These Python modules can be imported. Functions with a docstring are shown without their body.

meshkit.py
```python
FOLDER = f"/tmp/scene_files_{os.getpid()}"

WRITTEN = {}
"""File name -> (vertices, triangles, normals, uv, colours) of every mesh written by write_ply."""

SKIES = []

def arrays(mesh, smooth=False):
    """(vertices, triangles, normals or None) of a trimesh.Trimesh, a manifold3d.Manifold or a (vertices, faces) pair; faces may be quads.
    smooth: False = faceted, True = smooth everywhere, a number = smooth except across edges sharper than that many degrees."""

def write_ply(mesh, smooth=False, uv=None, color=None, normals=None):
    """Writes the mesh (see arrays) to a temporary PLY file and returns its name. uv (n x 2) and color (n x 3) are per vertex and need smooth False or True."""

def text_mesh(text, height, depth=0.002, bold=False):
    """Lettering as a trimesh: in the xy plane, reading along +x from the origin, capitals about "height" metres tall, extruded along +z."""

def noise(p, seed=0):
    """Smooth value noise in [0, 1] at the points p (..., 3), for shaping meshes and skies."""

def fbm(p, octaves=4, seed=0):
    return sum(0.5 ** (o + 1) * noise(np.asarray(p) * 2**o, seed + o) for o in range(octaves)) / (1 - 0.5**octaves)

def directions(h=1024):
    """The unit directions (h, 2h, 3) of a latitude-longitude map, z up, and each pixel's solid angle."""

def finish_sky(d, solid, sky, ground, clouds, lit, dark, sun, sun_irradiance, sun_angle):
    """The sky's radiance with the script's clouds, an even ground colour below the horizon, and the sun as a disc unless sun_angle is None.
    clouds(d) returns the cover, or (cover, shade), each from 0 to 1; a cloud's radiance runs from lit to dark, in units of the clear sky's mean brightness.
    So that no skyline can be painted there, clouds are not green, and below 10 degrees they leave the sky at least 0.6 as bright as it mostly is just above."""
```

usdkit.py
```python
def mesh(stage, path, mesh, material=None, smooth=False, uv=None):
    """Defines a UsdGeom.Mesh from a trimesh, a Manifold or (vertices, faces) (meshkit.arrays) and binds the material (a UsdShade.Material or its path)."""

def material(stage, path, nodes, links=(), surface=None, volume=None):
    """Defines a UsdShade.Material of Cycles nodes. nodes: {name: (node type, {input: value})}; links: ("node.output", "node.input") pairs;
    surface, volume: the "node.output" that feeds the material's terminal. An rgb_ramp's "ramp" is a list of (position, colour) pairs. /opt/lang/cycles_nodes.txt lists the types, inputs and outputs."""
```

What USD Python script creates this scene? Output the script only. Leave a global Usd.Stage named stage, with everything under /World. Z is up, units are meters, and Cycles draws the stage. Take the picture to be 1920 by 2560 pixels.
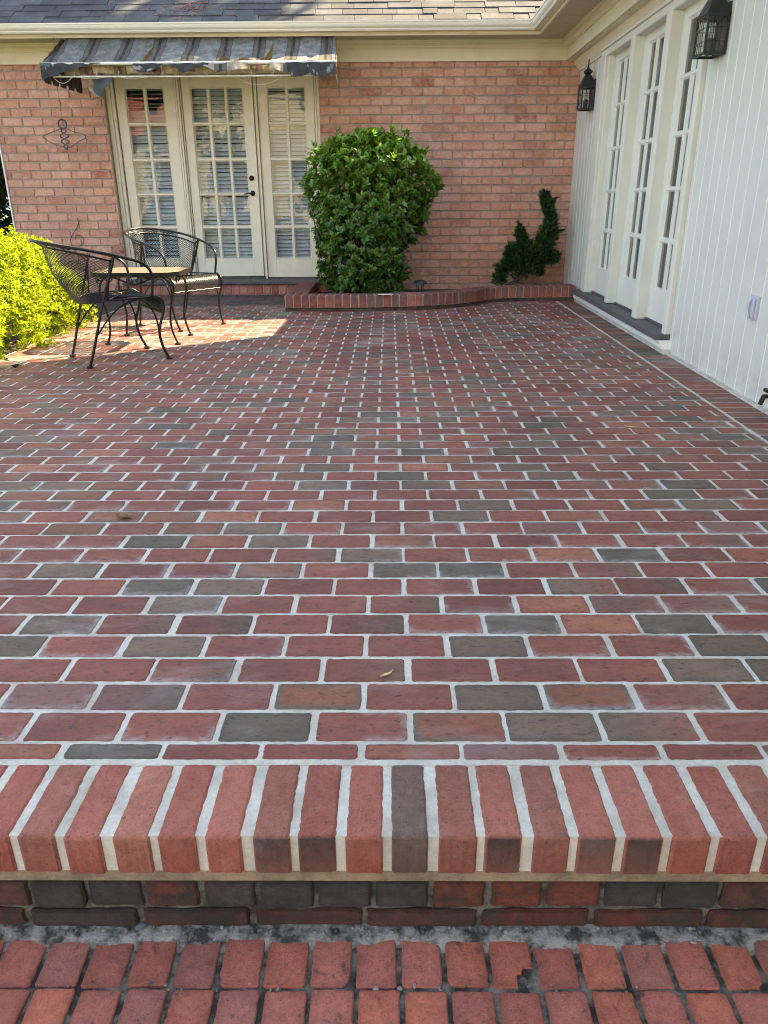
import math, random
import numpy as np
import trimesh
from scipy.spatial import ConvexHull
import meshkit, usdkit
from pxr import Usd, UsdGeom, UsdLux, UsdShade, Sdf, Gf, Vt

rng = np.random.default_rng(7)
random.seed(7)
stage = Usd.Stage.CreateInMemory()
UsdGeom.SetStageUpAxis(stage, 'Z')
UsdGeom.SetStageMetersPerUnit(stage, 1.0)
UsdGeom.Xform.Define(stage, '/World')
UsdGeom.Scope.Define(stage, '/World/Looks')

# ------------------------------------------------------------------ camera, sky, sun, exposure
cam = UsdGeom.Camera.Define(stage, '/World/camera')
R = (0.99995608, 0.00744883, -0.00568809)
U = (0.00236948, 0.38626641, 0.92238422)
F = (-0.00906781, 0.92235719, -0.38623179)
EYE = (0.0, 0.0, 0.98515)
cam.AddTransformOp().Set(Gf.Matrix4d(*R, 0, *U, 0, *[-x for x in F], 0, *EYE, 1))
cam.CreateFocalLengthAttr(26.0)
cam.CreateHorizontalApertureAttr(26.0 * 1920 / 1879.66)
cam.CreateVerticalApertureAttr(26.0 * 2560 / 1879.66)
cam.CreateClippingRangeAttr(Gf.Vec2f(0.05, 1000))
cam.CreateExposureAttr(3.95)

SUN = np.array([0.887, 0.612, 1.0]); SUN /= np.linalg.norm(SUN)
SKY, CLOUD = 0.05, (1.55, 1.75, 2.0)
dome = UsdLux.DomeLight.Define(stage, '/World/sky')
dome.GetPrim().SetCustomDataByKey('kind', 'structure')
sky_mat = usdkit.material(stage, '/World/Looks/sky_material', {
    'sky': ('sky_texture', {'sky_type': 'single_scattering', 'sun_disc': False, 'sun_elevation': float(math.asin(SUN[2])),
                            'sun_rotation': float(math.atan2(SUN[0], SUN[1])), 'air_density': 1.0, 'aerosol_density': 2.0}),
    'tc': ('texture_coordinate', {}), 'mp': ('mapping', {'scale': (1.0, 1.0, 2.2)}),
    'n': ('noise_texture', {'scale': 2.3, 'detail': 8.0, 'roughness': 0.6}), 'cr': ('rgb_ramp', {'ramp': [(0.34, (0.25, 0.25, 0.25)), (0.62, (0.95, 0.95, 0.95))]}),
    'mx': ('mix', {'color2': CLOUD}), 'b': ('background_shader', {'strength': SKY})},
    [('tc.generated', 'mp.vector'), ('mp.vector', 'n.vector'), ('n.fac', 'cr.fac'), ('cr.color', 'mx.fac'), ('sky.color', 'mx.color1'), ('mx.color', 'b.color')], surface='b.background')
UsdShade.MaterialBindingAPI.Apply(dome.GetPrim()).Bind(sky_mat)
sun = UsdLux.DistantLight.Define(stage, '/World/sun')
sun.CreateNormalizeAttr(True); sun.CreateIntensityAttr(0.62); sun.CreateAngleAttr(0.5)
sun.CreateColorAttr(Gf.Vec3f(1.0, 0.78, 0.46))
zz = SUN; xx = np.cross([0, 0, 1.0], zz); xx /= np.linalg.norm(xx); yy = np.cross(zz, xx)
sun.AddTransformOp().Set(Gf.Matrix4d(*xx, 0, *yy, 0, *zz, 0, 0, 0, 20, 1))

# ------------------------------------------------------------------ naming helpers
_used = {}
def numbered(parent, name):
    k = (parent, name); n = _used.get(k, 0); _used[k] = n + 1
    return f'{parent}/{name}' if n == 0 else f'{parent}/{name}_{n:03d}'
def path_of(p):
    return '/World' if p is None else (p if isinstance(p, str) else str(p.GetPath()))
def meta(p, label=None, cat=None, group=None, kind=None):
    for k, v in (('label', label), ('category', cat), ('group', group), ('kind', kind)):
        if v: p.SetCustomDataByKey(k, v)
    return p
def thing(name, label=None, cat=None, group=None, kind=None, loc=(0, 0, 0), rotz=0.0, parent=None):
    x = UsdGeom.Xform.Define(stage, numbered(path_of(parent), name))
    x.AddTranslateOp().Set(Gf.Vec3d(*loc))
    if rotz: x.AddRotateZOp().Set(rotz)
    return meta(x.GetPrim(), label, cat, group, kind)
def dup(root, loc, rotz, label, cat, group):
    r = thing(root.GetName().split('_0')[0], label, cat, group, loc=loc, rotz=rotz)
    r.GetReferences().AddInternalReference(root.GetPath()); r.SetInstanceable(True)
    return r

# ------------------------------------------------------------------ mesh helpers
def hull_faces(v):
    h = ConvexHull(v); f = h.simplices.copy(); c = v.mean(0)
    n = np.cross(v[f[:, 1]] - v[f[:, 0]], v[f[:, 2]] - v[f[:, 0]])
    flip = ((v[f[:, 0]] - c) * n).sum(1) < 0
    f[flip] = f[flip][:, ::-1]
    return f
_s = np.array([[a, b, c] for a in (-1, 1) for b in (-1, 1) for c in (-1, 1)], float)
def _cb(h, b):
    out = []
    for s in _s:
        for k in range(3):
            p = s * h
            for j in range(3):
                if j != k: p[j] -= s[j] * b
            out.append(p)
    return np.array(out)
_CBF = hull_faces(_cb(np.array([1.0, 1.1, 1.2]), 0.15))
_BOXF = hull_faces(_s * np.array([1.0, 1.1, 1.2]))
def cbox(x0, x1, y0, y1, z0, z1, b=0.004):
    lo = np.array([min(x0, x1), min(y0, y1), min(z0, z1)]); hi = np.array([max(x0, x1), max(y0, y1), max(z0, z1)])
    h = (hi - lo) / 2; b = min(b, h.min() * 0.45)
    if b <= 0: return _s * h + (lo + hi) / 2, _BOXF
    return _cb(h, b) + (lo + hi) / 2, _CBF
def tube(pts, r, sides=6, closed=False):
    p = np.asarray(pts, float); n = len(p)
    if closed: t = np.roll(p, -1, 0) - np.roll(p, 1, 0)
    else: t = np.gradient(p, axis=0)
    t /= np.linalg.norm(t, axis=1, keepdims=True) + 1e-12
    a = np.cross(t[0], [0, 0, 1.0] if abs(t[0, 2]) < 0.9 else [1.0, 0, 0]); a /= np.linalg.norm(a)
    A = []
    for k in range(n):
        a = a - t[k] * (a @ t[k]); a /= np.linalg.norm(a) + 1e-12; A.append(a)
    A = np.array(A); B = np.cross(t, A)
    rr = np.broadcast_to(np.asarray(r, float), (n,))
    ang = np.arange(sides) * 2 * np.pi / sides
    v = p[:, None] + rr[:, None, None] * (np.cos(ang)[None, :, None] * A[:, None] + np.sin(ang)[None, :, None] * B[:, None])
    v = v.reshape(-1, 3); f = []
    m = n if closed else n - 1
    for i in range(m):
        i2 = (i + 1) % n
        for j in range(sides):
            j2 = (j + 1) % sides
            f += [[i * sides + j, i * sides + j2, i2 * sides + j2], [i * sides + j, i2 * sides + j2, i2 * sides + j]]
    if not closed:
        for j in range(1, sides - 1):
            f.append([0, j + 1, j]); f.append([(n - 1) * sides, (n - 1) * sides + j, (n - 1) * sides + j + 1])
    return v, np.array(f)
def spline(pts, n=24):
    from scipy.interpolate import CubicSpline
    p = np.asarray(pts, float); d = np.r_[0, np.cumsum(np.linalg.norm(np.diff(p, axis=0), axis=1))]
    return CubicSpline(d, p)(np.linspace(0, d[-1], n))
def lathe(prof, n=16, center=(0, 0, 0)):
    p = np.asarray(prof, float); a = np.arange(n) * 2 * np.pi / n
    v = np.stack([p[:, None, 0] * np.cos(a), p[:, None, 0] * np.sin(a), np.repeat(p[:, 1:2], n, 1)], -1).reshape(-1, 3) + np.array(center)
    f = []
    for i in range(len(p) - 1):
        for j in range(n):
            j2 = (j + 1) % n
            f += [[i * n + j, i * n + j2, (i + 1) * n + j2], [i * n + j, (i + 1) * n + j2, (i + 1) * n + j]]
    return v, np.array(f)
def sweep2(profile, startfn, endfn, closed=True):
    """A profile (list of (p, z)) carried from startfn(p, z) to endfn(p, z), with end caps."""
    P = [startfn(*q) for q in profile]; Q = [endfn(*q) for q in profile]
    n = len(P); v = np.array(P + Q, float); f = []
    for i in range(n if closed else n - 1):
        j = (i + 1) % n
        f += [[i, j, n + j], [i, n + j, n + i]]
    from shapely.geometry import Polygon
    try:
        vv, ff = trimesh.creation.triangulate_polygon(Polygon(profile), engine='earcut')
        idx = [int(np.argmin(((np.array(profile) - w) ** 2).sum(1))) for w in vv]
        for t in ff:
            a = [idx[k] for k in t]; f.append(a[::-1]); f.append([n + k for k in a])
    except Exception: pass
    return v, np.array(f)

class MB:
    def __init__(s): s.v, s.f, s.t, s.n = [], [], [], 0
    def add(s, vf, tint=None, fn=None):
        v, f = vf; v = np.asarray(v, float); f = np.asarray(f, int)
        if fn is not None:
            v = fn(v)
            if getattr(fn, 'flip', False): f = f[:, ::-1]
        s.v.append(v); s.f.append(f + s.n); s.n += len(v)
        s.t.append(np.broadcast_to(np.array(tint if tint is not None else (1, 1, 1), float), (len(v), 3)))
        return s
    def build(s, name, mat, parent=None, label=None, cat=None, group=None, kind=None, smooth=False, tint=False):
        v = np.vstack(s.v); f = np.vstack(s.f)
        m = usdkit.mesh(stage, numbered(path_of(parent), name), (v, f), mat, smooth=smooth)
        if tint:
            UsdGeom.PrimvarsAPI(m).CreatePrimvar('tint', Sdf.ValueTypeNames.Color3fArray, 'vertex').Set(Vt.Vec3fArray.FromNumpy(np.vstack(s.t).astype(np.float32)))
        return meta(m.GetPrim(), label, cat, group, kind)
def one(name, vf, mat, parent=None, fn=None, **k):
    return MB().add(vf, fn=fn).build(name, mat, parent, **k)

# ------------------------------------------------------------------ frames: back wall and wing wall, (u right, d out, z up)
YB = 8.76
def BACK(v):
    v = np.asarray(v, float); return np.stack([v[..., 0], YB - v[..., 1], v[..., 2]], -1)
BACK.flip = True
X0, WY = 1.80587, 0.01427
_c, _s2 = math.cos(WY), math.sin(WY)
def WING(v):
    v = np.asarray(v, float); t = -v[..., 0]; d = v[..., 1]
    return np.stack([X0 + t * _s2 - d * _c, t * _c + d * _s2, v[..., 2]], -1)
WING.flip = True
def wp(t, d, z): return WING(np.array([-t, d, z]))

# ------------------------------------------------------------------ materials
def mat(name, nodes, links, surface): return usdkit.material(stage, f'/World/Looks/{name}', nodes, links, surface=surface)
def paint(name, col, rough=0.5, var=0.06, scale=6.0, dirt=None, dirt_amt=0.3, bump=0.15, fine=90.0, spec=0.4, metallic=0.0):
    c = np.array(col, float)
    n = {'g': ('geometry', {}), 'n1': ('noise_texture', {'scale': scale, 'detail': 5.0, 'roughness': 0.6}),
         'r1': ('rgb_ramp', {'ramp': [(0.3, tuple(c * (1 - var))), (0.7, tuple(np.minimum(c * (1 + var), 0.9)))]}),
         'n2': ('noise_texture', {'scale': fine, 'detail': 3.0}), 'bp': ('bump', {'strength': bump, 'distance': 0.002}),
         'p': ('principled_bsdf', {'roughness': rough, 'specular_ior_level': spec, 'metallic': metallic})}
    l = [('g.position', 'n1.vector'), ('g.position', 'n2.vector'), ('n1.fac', 'r1.fac'), ('n2.fac', 'bp.height'), ('bp.normal', 'p.normal')]
    if dirt:
        n['n3'] = ('noise_texture', {'scale': scale * 0.7, 'detail': 8.0, 'roughness': 0.72, 'distortion': 0.4})
        n['r3'] = ('rgb_ramp', {'ramp': [(0.5, (0, 0, 0)), (0.72, (dirt_amt,) * 3)]})
        n['mx'] = ('mix', {'color2': tuple(dirt)})
        l += [('g.position', 'n3.vector'), ('n3.fac', 'r3.fac'), ('r3.color', 'mx.fac'), ('r1.color', 'mx.color1'), ('mx.color', 'p.base_color')]
    else: l.append(('r1.color', 'p.base_color'))
    return mat(name, n, l, 'p.BSDF')

def brick_mat(name, streak=(1, 1, 1), speck=0.6, pale=(0.5, 0.42, 0.4), pale_amt=0.35, pale_at=(0.55, 0.75), scale=9.0, rough=0.85, bump=0.5, dark=(0.03, 0.025, 0.025), dark_amt=0.75, dark_at=(0.62, 0.70), spec=0.25, fine=260.0, blotch=0.8):
    n = {'g': ('geometry', {}), 'a': ('attribute', {'attribute': 'tint'}),
         'mp': ('mapping', {'scale': tuple(map(float, streak))}),
         'nf': ('noise_texture', {'scale': fine, 'detail': 4.0, 'roughness': 0.7}),
         'rf': ('rgb_ramp', {'ramp': [(0.25, (0.68,) * 3), (0.5, (1.0,) * 3), (0.8, (1.22,) * 3)]}),
         'm1': ('mix', {'mix_type': 'multiply', 'fac': 1.0}),
         'ns': ('noise_texture', {'scale': scale * 14, 'detail': 3.0, 'roughness': 0.55}),
         'rs': ('rgb_ramp', {'ramp': [(dark_at[0], (0, 0, 0)), (dark_at[1], (dark_amt,) * 3)]}),
         'm2': ('mix', {'color2': dark}),
         'np': ('noise_texture', {'scale': scale, 'detail': 8.0, 'roughness': 0.68, 'distortion': 0.6}),
         'rp': ('rgb_ramp', {'ramp': [(pale_at[0], (0, 0, 0)), (pale_at[1], (pale_amt,) * 3)]}),
         'm3': ('mix', {'color2': pale}),
         'nl': ('noise_texture', {'scale': 2.2, 'detail': 3.0}), 'rl': ('rgb_ramp', {'ramp': [(0.3, (0.86,) * 3), (0.7, (1.12,) * 3)]}),
         'm4': ('mix', {'mix_type': 'multiply', 'fac': 1.0}), 'nm': ('noise_texture', {'scale': 34.0, 'detail': 8.0, 'roughness': 0.75}), 'rm': ('rgb_ramp', {'ramp': [(0.30, (0.66,) * 3), (0.5, (1.0,) * 3), (0.72, (1.28,) * 3)]}), 'm5': ('mix', {'mix_type': 'multiply', 'fac': blotch}), 'ad': ('math', {'math_type': 'add'}),
         'bp': ('bump', {'strength': bump, 'distance': 0.003}),
         'p': ('principled_bsdf', {'roughness': rough, 'specular_ior_level': spec})}
    l = [('g.position', 'mp.vector'), ('mp.vector', 'nf.vector'), ('mp.vector', 'ns.vector'), ('mp.vector', 'np.vector'), ('g.position', 'nl.vector'),
         ('nf.fac', 'rf.fac'), ('a.color', 'm1.color1'), ('rf.color', 'm1.color2'), ('ns.fac', 'rs.fac'), ('m1.result' if 0 else 'm1.color', 'm2.color1'), ('rs.color', 'm2.fac'),
         ('np.fac', 'rp.fac'), ('m2.color', 'm3.color1'), ('rp.color', 'm3.fac'), ('nl.fac', 'rl.fac'), ('m3.color', 'm4.color1'), ('rl.color', 'm4.color2'),
         ('mp.vector', 'nm.vector'), ('nm.fac', 'rm.fac'), ('m4.color', 'm5.color1'), ('rm.color', 'm5.color2'), ('m5.color', 'p.base_color'), ('nf.fac', 'ad.value1'), ('nm.fac', 'ad.value2'), ('ad.value', 'bp.height'), ('bp.normal', 'p.normal')]
    return mat(name, n, l, 'p.BSDF')

M = {}
M['paver'] = brick_mat('paver_brick', streak=(0.45, 1, 1), pale=(0.40, 0.36, 0.345), pale_amt=0.40, pale_at=(0.54, 0.80), scale=7.0, bump=0.55, dark_amt=0.7, dark_at=(0.60, 0.68), rough=0.58, spec=0.4)
M['nosing'] = brick_mat('nosing_brick', pale=(0.5, 0.4, 0.37), pale_amt=0.3, pale_at=(0.58, 0.8), scale=12.0, bump=0.8, dark_amt=0.65, dark_at=(0.63, 0.7))
M['old'] = brick_mat('old_brick', pale=(0.035, 0.036, 0.03), pale_amt=0.9, pale_at=(0.46, 0.62), scale=16.0, bump=0.9, dark_amt=0.7)
M['tread'] = brick_mat('tread_brick', pale=(0.06, 0.045, 0.04), pale_amt=0.75, pale_at=(0.58, 0.68), scale=22.0, bump=0.7, dark_amt=0.7)
M['wallbrick'] = brick_mat('wall_brick', streak=(1, 1, 1.4), pale=(0.60, 0.40, 0.31), pale_amt=0.6, pale_at=(0.42, 0.62), scale=10.0, bump=0.6, dark=(0.20, 0.062, 0.042), dark_amt=0.75, dark_at=(0.58, 0.66), spec=0.15)
M['planterbrick'] = brick_mat('planter_brick', pale=(0.36, 0.22, 0.19), pale_amt=0.4, scale=14.0)
M['darkbrick'] = brick_mat('landing_brick', pale=(0.09, 0.06, 0.055), pale_amt=0.6, scale=10.0)
def mortar(name, col, dirt, amt, at=(0.5, 0.7), scale=14.0, bump=0.7):
    c = np.array(col)
    return mat(name, {'g': ('geometry', {}), 'n': ('noise_texture', {'scale': 150.0, 'detail': 5.0, 'roughness': 0.7}), 'r': ('rgb_ramp', {'ramp': [(0.3, tuple(c * 0.82)), (0.7, tuple(c * 1.12))]}),
        'n2': ('noise_texture', {'scale': scale, 'detail': 8.0, 'roughness': 0.7}), 'r2': ('rgb_ramp', {'ramp': [(at[0], (0, 0, 0)), (at[1], (amt,) * 3)]}), 'm': ('mix', {'color2': dirt}),
        'b': ('bump', {'strength': bump, 'distance': 0.003}), 'p': ('principled_bsdf', {'roughness': 0.9, 'specular_ior_level': 0.2})},
        [('g.position', 'n.vector'), ('g.position', 'n2.vector'), ('n.fac', 'r.fac'), ('n2.fac', 'r2.fac'), ('r.color', 'm.color1'), ('r2.color', 'm.fac'), ('m.color', 'p.base_color'), ('n.fac', 'b.height'), ('b.normal', 'p.normal')], 'p.BSDF')
M['mortar'] = mortar('pale_mortar', (0.60, 0.59, 0.525), (0.36, 0.32, 0.26), 0.85, (0.44, 0.68), 8.0)
M['tanmortar'] = mortar('tan_mortar', (0.33, 0.26, 0.175), (0.14, 0.12, 0.09), 0.8, (0.42, 0.62), 16.0)
M['oldmortar'] = mortar('old_mortar', (0.34, 0.33, 0.31), (0.04, 0.04, 0.035), 0.95, (0.42, 0.58), 26.0, 1.0)
M['grimymortar'] = mortar('grimy_mortar', (0.15, 0.15, 0.13), (0.03, 0.032, 0.026), 0.9, (0.42, 0.6), 22.0, 1.0)
M['treadmortar'] = mortar('tread_mortar', (0.20, 0.19, 0.165), (0.03, 0.03, 0.026), 0.95, (0.40, 0.56), 20.0, 1.0)
M['wallmortar'] = mortar('wall_mortar', (0.34, 0.285, 0.225), (0.24, 0.19, 0.15), 0.4)
M['darkmortar'] = mortar('dark_mortar', (0.15, 0.13, 0.12), (0.03, 0.03, 0.03), 0.6)
M['cream'] = paint('cream_trim_paint', (0.70, 0.64, 0.46), 0.45, 0.05, 3.0, dirt=(0.42, 0.36, 0.24), dirt_amt=0.35)
M['soffit'] = paint('soffit_paint', (0.52, 0.45, 0.33), 0.6, 0.1, 3.0, dirt=(0.24, 0.19, 0.14), dirt_amt=0.6)
M['door'] = paint('door_paint', (0.70, 0.66, 0.52), 0.4, 0.05, 4.0, dirt=(0.5, 0.46, 0.36), dirt_amt=0.3, bump=0.2)
M['white'] = paint('white_board_paint', (0.60, 0.645, 0.595), 0.42, 0.03, 2.5, dirt=(0.62, 0.62, 0.58), dirt_amt=0.25, bump=0.12)
M['white'] = mat('white_board_paint_dirty', {'g': ('geometry', {}), 'x': ('separate_xyz', {}), 'n1': ('noise_texture', {'scale': 2.5, 'detail': 5.0}), 'r1': ('rgb_ramp', {'ramp': [(0.3, (0.575, 0.585, 0.515)), (0.7, (0.62, 0.625, 0.55))]}),
    'mr': ('map_range', {'from_min': 0.0, 'from_max': 0.34, 'to_min': 0.45, 'to_max': 0.0, 'clamp': True}), 'n2': ('noise_texture', {'scale': 11.0, 'detail': 8.0, 'roughness': 0.7}), 'r2': ('rgb_ramp', {'ramp': [(0.38, (0, 0, 0)), (0.66, (1, 1, 1))]}),
    'mm': ('math', {'math_type': 'multiply'}), 'mp': ('mapping', {'scale': (1.0, 1.0, 0.06)}), 'n4': ('noise_texture', {'scale': 30.0, 'detail': 4.0}), 'r4': ('rgb_ramp', {'ramp': [(0.5, (0, 0, 0)), (0.75, (0.06,) * 3)]}),
    'm1': ('mix', {'color2': (0.30, 0.28, 0.23)}), 'm2': ('mix', {'color2': (0.45, 0.44, 0.38)}), 'n3': ('noise_texture', {'scale': 90.0, 'detail': 3.0}), 'b': ('bump', {'strength': 0.12, 'distance': 0.002}), 'p': ('principled_bsdf', {'roughness': 0.42, 'specular_ior_level': 0.4})},
    [('g.position', 'x.vector'), ('x.z', 'mr.value'), ('g.position', 'n1.vector'), ('g.position', 'n2.vector'), ('g.position', 'mp.vector'), ('mp.vector', 'n4.vector'), ('mp.vector', 'n3.vector'), ('n1.fac', 'r1.fac'), ('n2.fac', 'r2.fac'), ('r2.color', 'mm.value1'), ('mr.result', 'mm.value2'), ('mm.value', 'm1.fac'), ('r1.color', 'm2.color1'), ('n4.fac', 'r4.fac'), ('r4.color', 'm2.fac'), ('m2.color', 'm1.color1'), ('m1.color', 'p.base_color'), ('n3.fac', 'b.height'), ('b.normal', 'p.normal')], 'p.BSDF')
M['wdoor'] = paint('white_door_paint', (0.66, 0.66, 0.57), 0.4, 0.04, 4.0, dirt=(0.6, 0.54, 0.42), dirt_amt=0.3)
M['gutter'] = paint('gutter_paint', (0.72, 0.68, 0.55), 0.3, 0.04, 2.0, dirt=(0.45, 0.4, 0.3), dirt_amt=0.3, bump=0.03)
M['sill'] = paint('grey_sill_paint', (0.075, 0.07, 0.075), 0.55, 0.3, 14.0, dirt=(0.2, 0.17, 0.15), dirt_amt=0.5, bump=0.4)
M['iron'] = paint('black_iron_paint', (0.008, 0.008, 0.009), 0.32, 0.2, 20.0, dirt=(0.035, 0.03, 0.025), dirt_amt=0.35, bump=0.1, spec=0.25)
M['lantern'] = paint('black_lantern_paint', (0.014, 0.015, 0.016), 0.4, 0.2, 20.0, bump=0.1)
M['bronze'] = paint('dark_bronze', (0.03, 0.022, 0.018), 0.35, 0.2, 30.0, bump=0.05, metallic=0.7)
M['blind'] = paint('white_blind_slat', (0.60, 0.68, 0.75), 0.5, 0.03, 3.0, bump=0.0)
M['curtain'] = paint('grey_curtain_cloth', (0.15, 0.175, 0.185), 0.8, 0.08, 3.0, bump=0.2)
M['dark'] = paint('dark_interior', (0.05, 0.05, 0.055), 0.9, 0.2, 2.0)
M['soil'] = paint('dark_soil', (0.045, 0.033, 0.025), 0.95, 0.5, 30.0, dirt=(0.12, 0.09, 0.06), dirt_amt=0.6, bump=1.0, fine=60)
M['lawn'] = paint('ground_cover_green', (0.06, 0.075, 0.03), 0.9, 0.4, 5.0, dirt=(0.14, 0.11, 0.07), dirt_amt=0.7, bump=0.8, fine=40)
M['bark'] = paint('brown_bark', (0.09, 0.065, 0.05), 0.9, 0.4, 30.0, dirt=(0.03, 0.025, 0.02), dirt_amt=0.7, bump=1.0, fine=70)
M['whiteplastic'] = paint('white_plastic', (0.50, 0.48, 0.54), 0.3, 0.03, 8.0, bump=0.0)
M['whitemetal'] = paint('worn_white_metal', (0.7, 0.69, 0.62), 0.35, 0.06, 20.0, dirt=(0.3, 0.24, 0.17), dirt_amt=0.6, bump=0.05)
M['grey'] = paint('blue_grey_metal', (0.04, 0.06, 0.075), 0.3, 0.3, 20.0, dirt=(0.05, 0.035, 0.03), dirt_amt=0.7, bump=0.05, metallic=0.4)
M['rope'] = paint('pale_cord', (0.6, 0.52, 0.38), 0.8, 0.1, 40.0)
M['facade'] = paint('cream_stucco', (0.80, 0.74, 0.55), 0.7, 0.05, 2.0, bump=0.3)
M['rooftile'] = paint('red_roof_tile', (0.36, 0.13, 0.09), 0.7, 0.3, 8.0, bump=0.5)
M['deadleaf'] = paint('dead_leaf_brown', (0.22, 0.12, 0.05), 0.7, 0.4, 60.0, dirt=(0.06, 0.035, 0.02), dirt_amt=0.7)
M['redleaf'] = paint('fallen_red_leaf', (0.30, 0.07, 0.03), 0.7, 0.4, 60.0)
M['straw'] = paint('yellow_leaf', (0.55, 0.40, 0.16), 0.6, 0.3, 60.0)
M['white_pure'] = paint('white_paint_trim', (0.80, 0.81, 0.75), 0.4, 0.02, 4.0)
M['glass'] = mat('window_glass', {'g': ('geometry', {}), 'n': ('noise_texture', {'scale': 3.5, 'detail': 2.0}), 'b': ('bump', {'strength': 0.07, 'distance': 0.02}), 't': ('transparent_bsdf', {'color': (0.9, 0.93, 0.92)}),
    's': ('glossy_bsdf', {'roughness': 0.0, 'color': (1, 1, 1)}), 'lw': ('layer_weight', {'blend': 0.5}), 'pw': ('math', {'math_type': 'power', 'value2': 5.0}), 'ma': ('math', {'math_type': 'multiply_add', 'value2': 0.90, 'value3': 0.045}), 'm': ('mix_closure', {})},
    [('g.position', 'n.vector'), ('n.fac', 'b.height'), ('b.normal', 's.normal'), ('lw.facing', 'pw.value1'), ('pw.value', 'ma.value1'), ('ma.value', 'm.fac'), ('t.BSDF', 'm.closure1'), ('s.BSDF', 'm.closure2')], 'm.closure')
M['bulb'] = mat('clear_bulb_glass', {'t': ('transparent_bsdf', {'color': (0.9, 0.9, 0.9)}), 's': ('glossy_bsdf', {'roughness': 0.05}), 'f': ('layer_weight', {'blend': 0.35}), 'm': ('mix_closure', {})},
    [('f.facing', 'm.fac'), ('t.BSDF', 'm.closure1'), ('s.BSDF', 'm.closure2')], 'm.closure')
def shingle_mat():
    n = {'g': ('geometry', {}), 'a': ('attribute', {'attribute': 'tint'}), 'n': ('noise_texture', {'scale': 320.0, 'detail': 3.0}), 'r': ('rgb_ramp', {'ramp': [(0.3, (0.5,) * 3), (0.7, (1.5,) * 3)]}),
         'm': ('mix', {'mix_type': 'multiply', 'fac': 1.0}), 'n2': ('noise_texture', {'scale': 5.0, 'detail': 5.0}), 'r2': ('rgb_ramp', {'ramp': [(0.35, (0.72,) * 3), (0.7, (1.2,) * 3)]}), 'm2': ('mix', {'mix_type': 'multiply', 'fac': 1.0}),
         'b': ('bump', {'strength': 0.6, 'distance': 0.002}), 'p': ('principled_bsdf', {'roughness': 0.9, 'specular_ior_level': 0.3})}
    return mat('asphalt_shingle', n, [('g.position', 'n.vector'), ('g.position', 'n2.vector'), ('n.fac', 'r.fac'), ('n2.fac', 'r2.fac'), ('a.color', 'm.color1'), ('r.color', 'm.color2'), ('m.color', 'm2.color1'), ('r2.color', 'm2.color2'), ('m2.color', 'p.base_color'), ('n.fac', 'b.height'), ('b.normal', 'p.normal')], 'p.BSDF')
M['shingle'] = shingle_mat()
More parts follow.
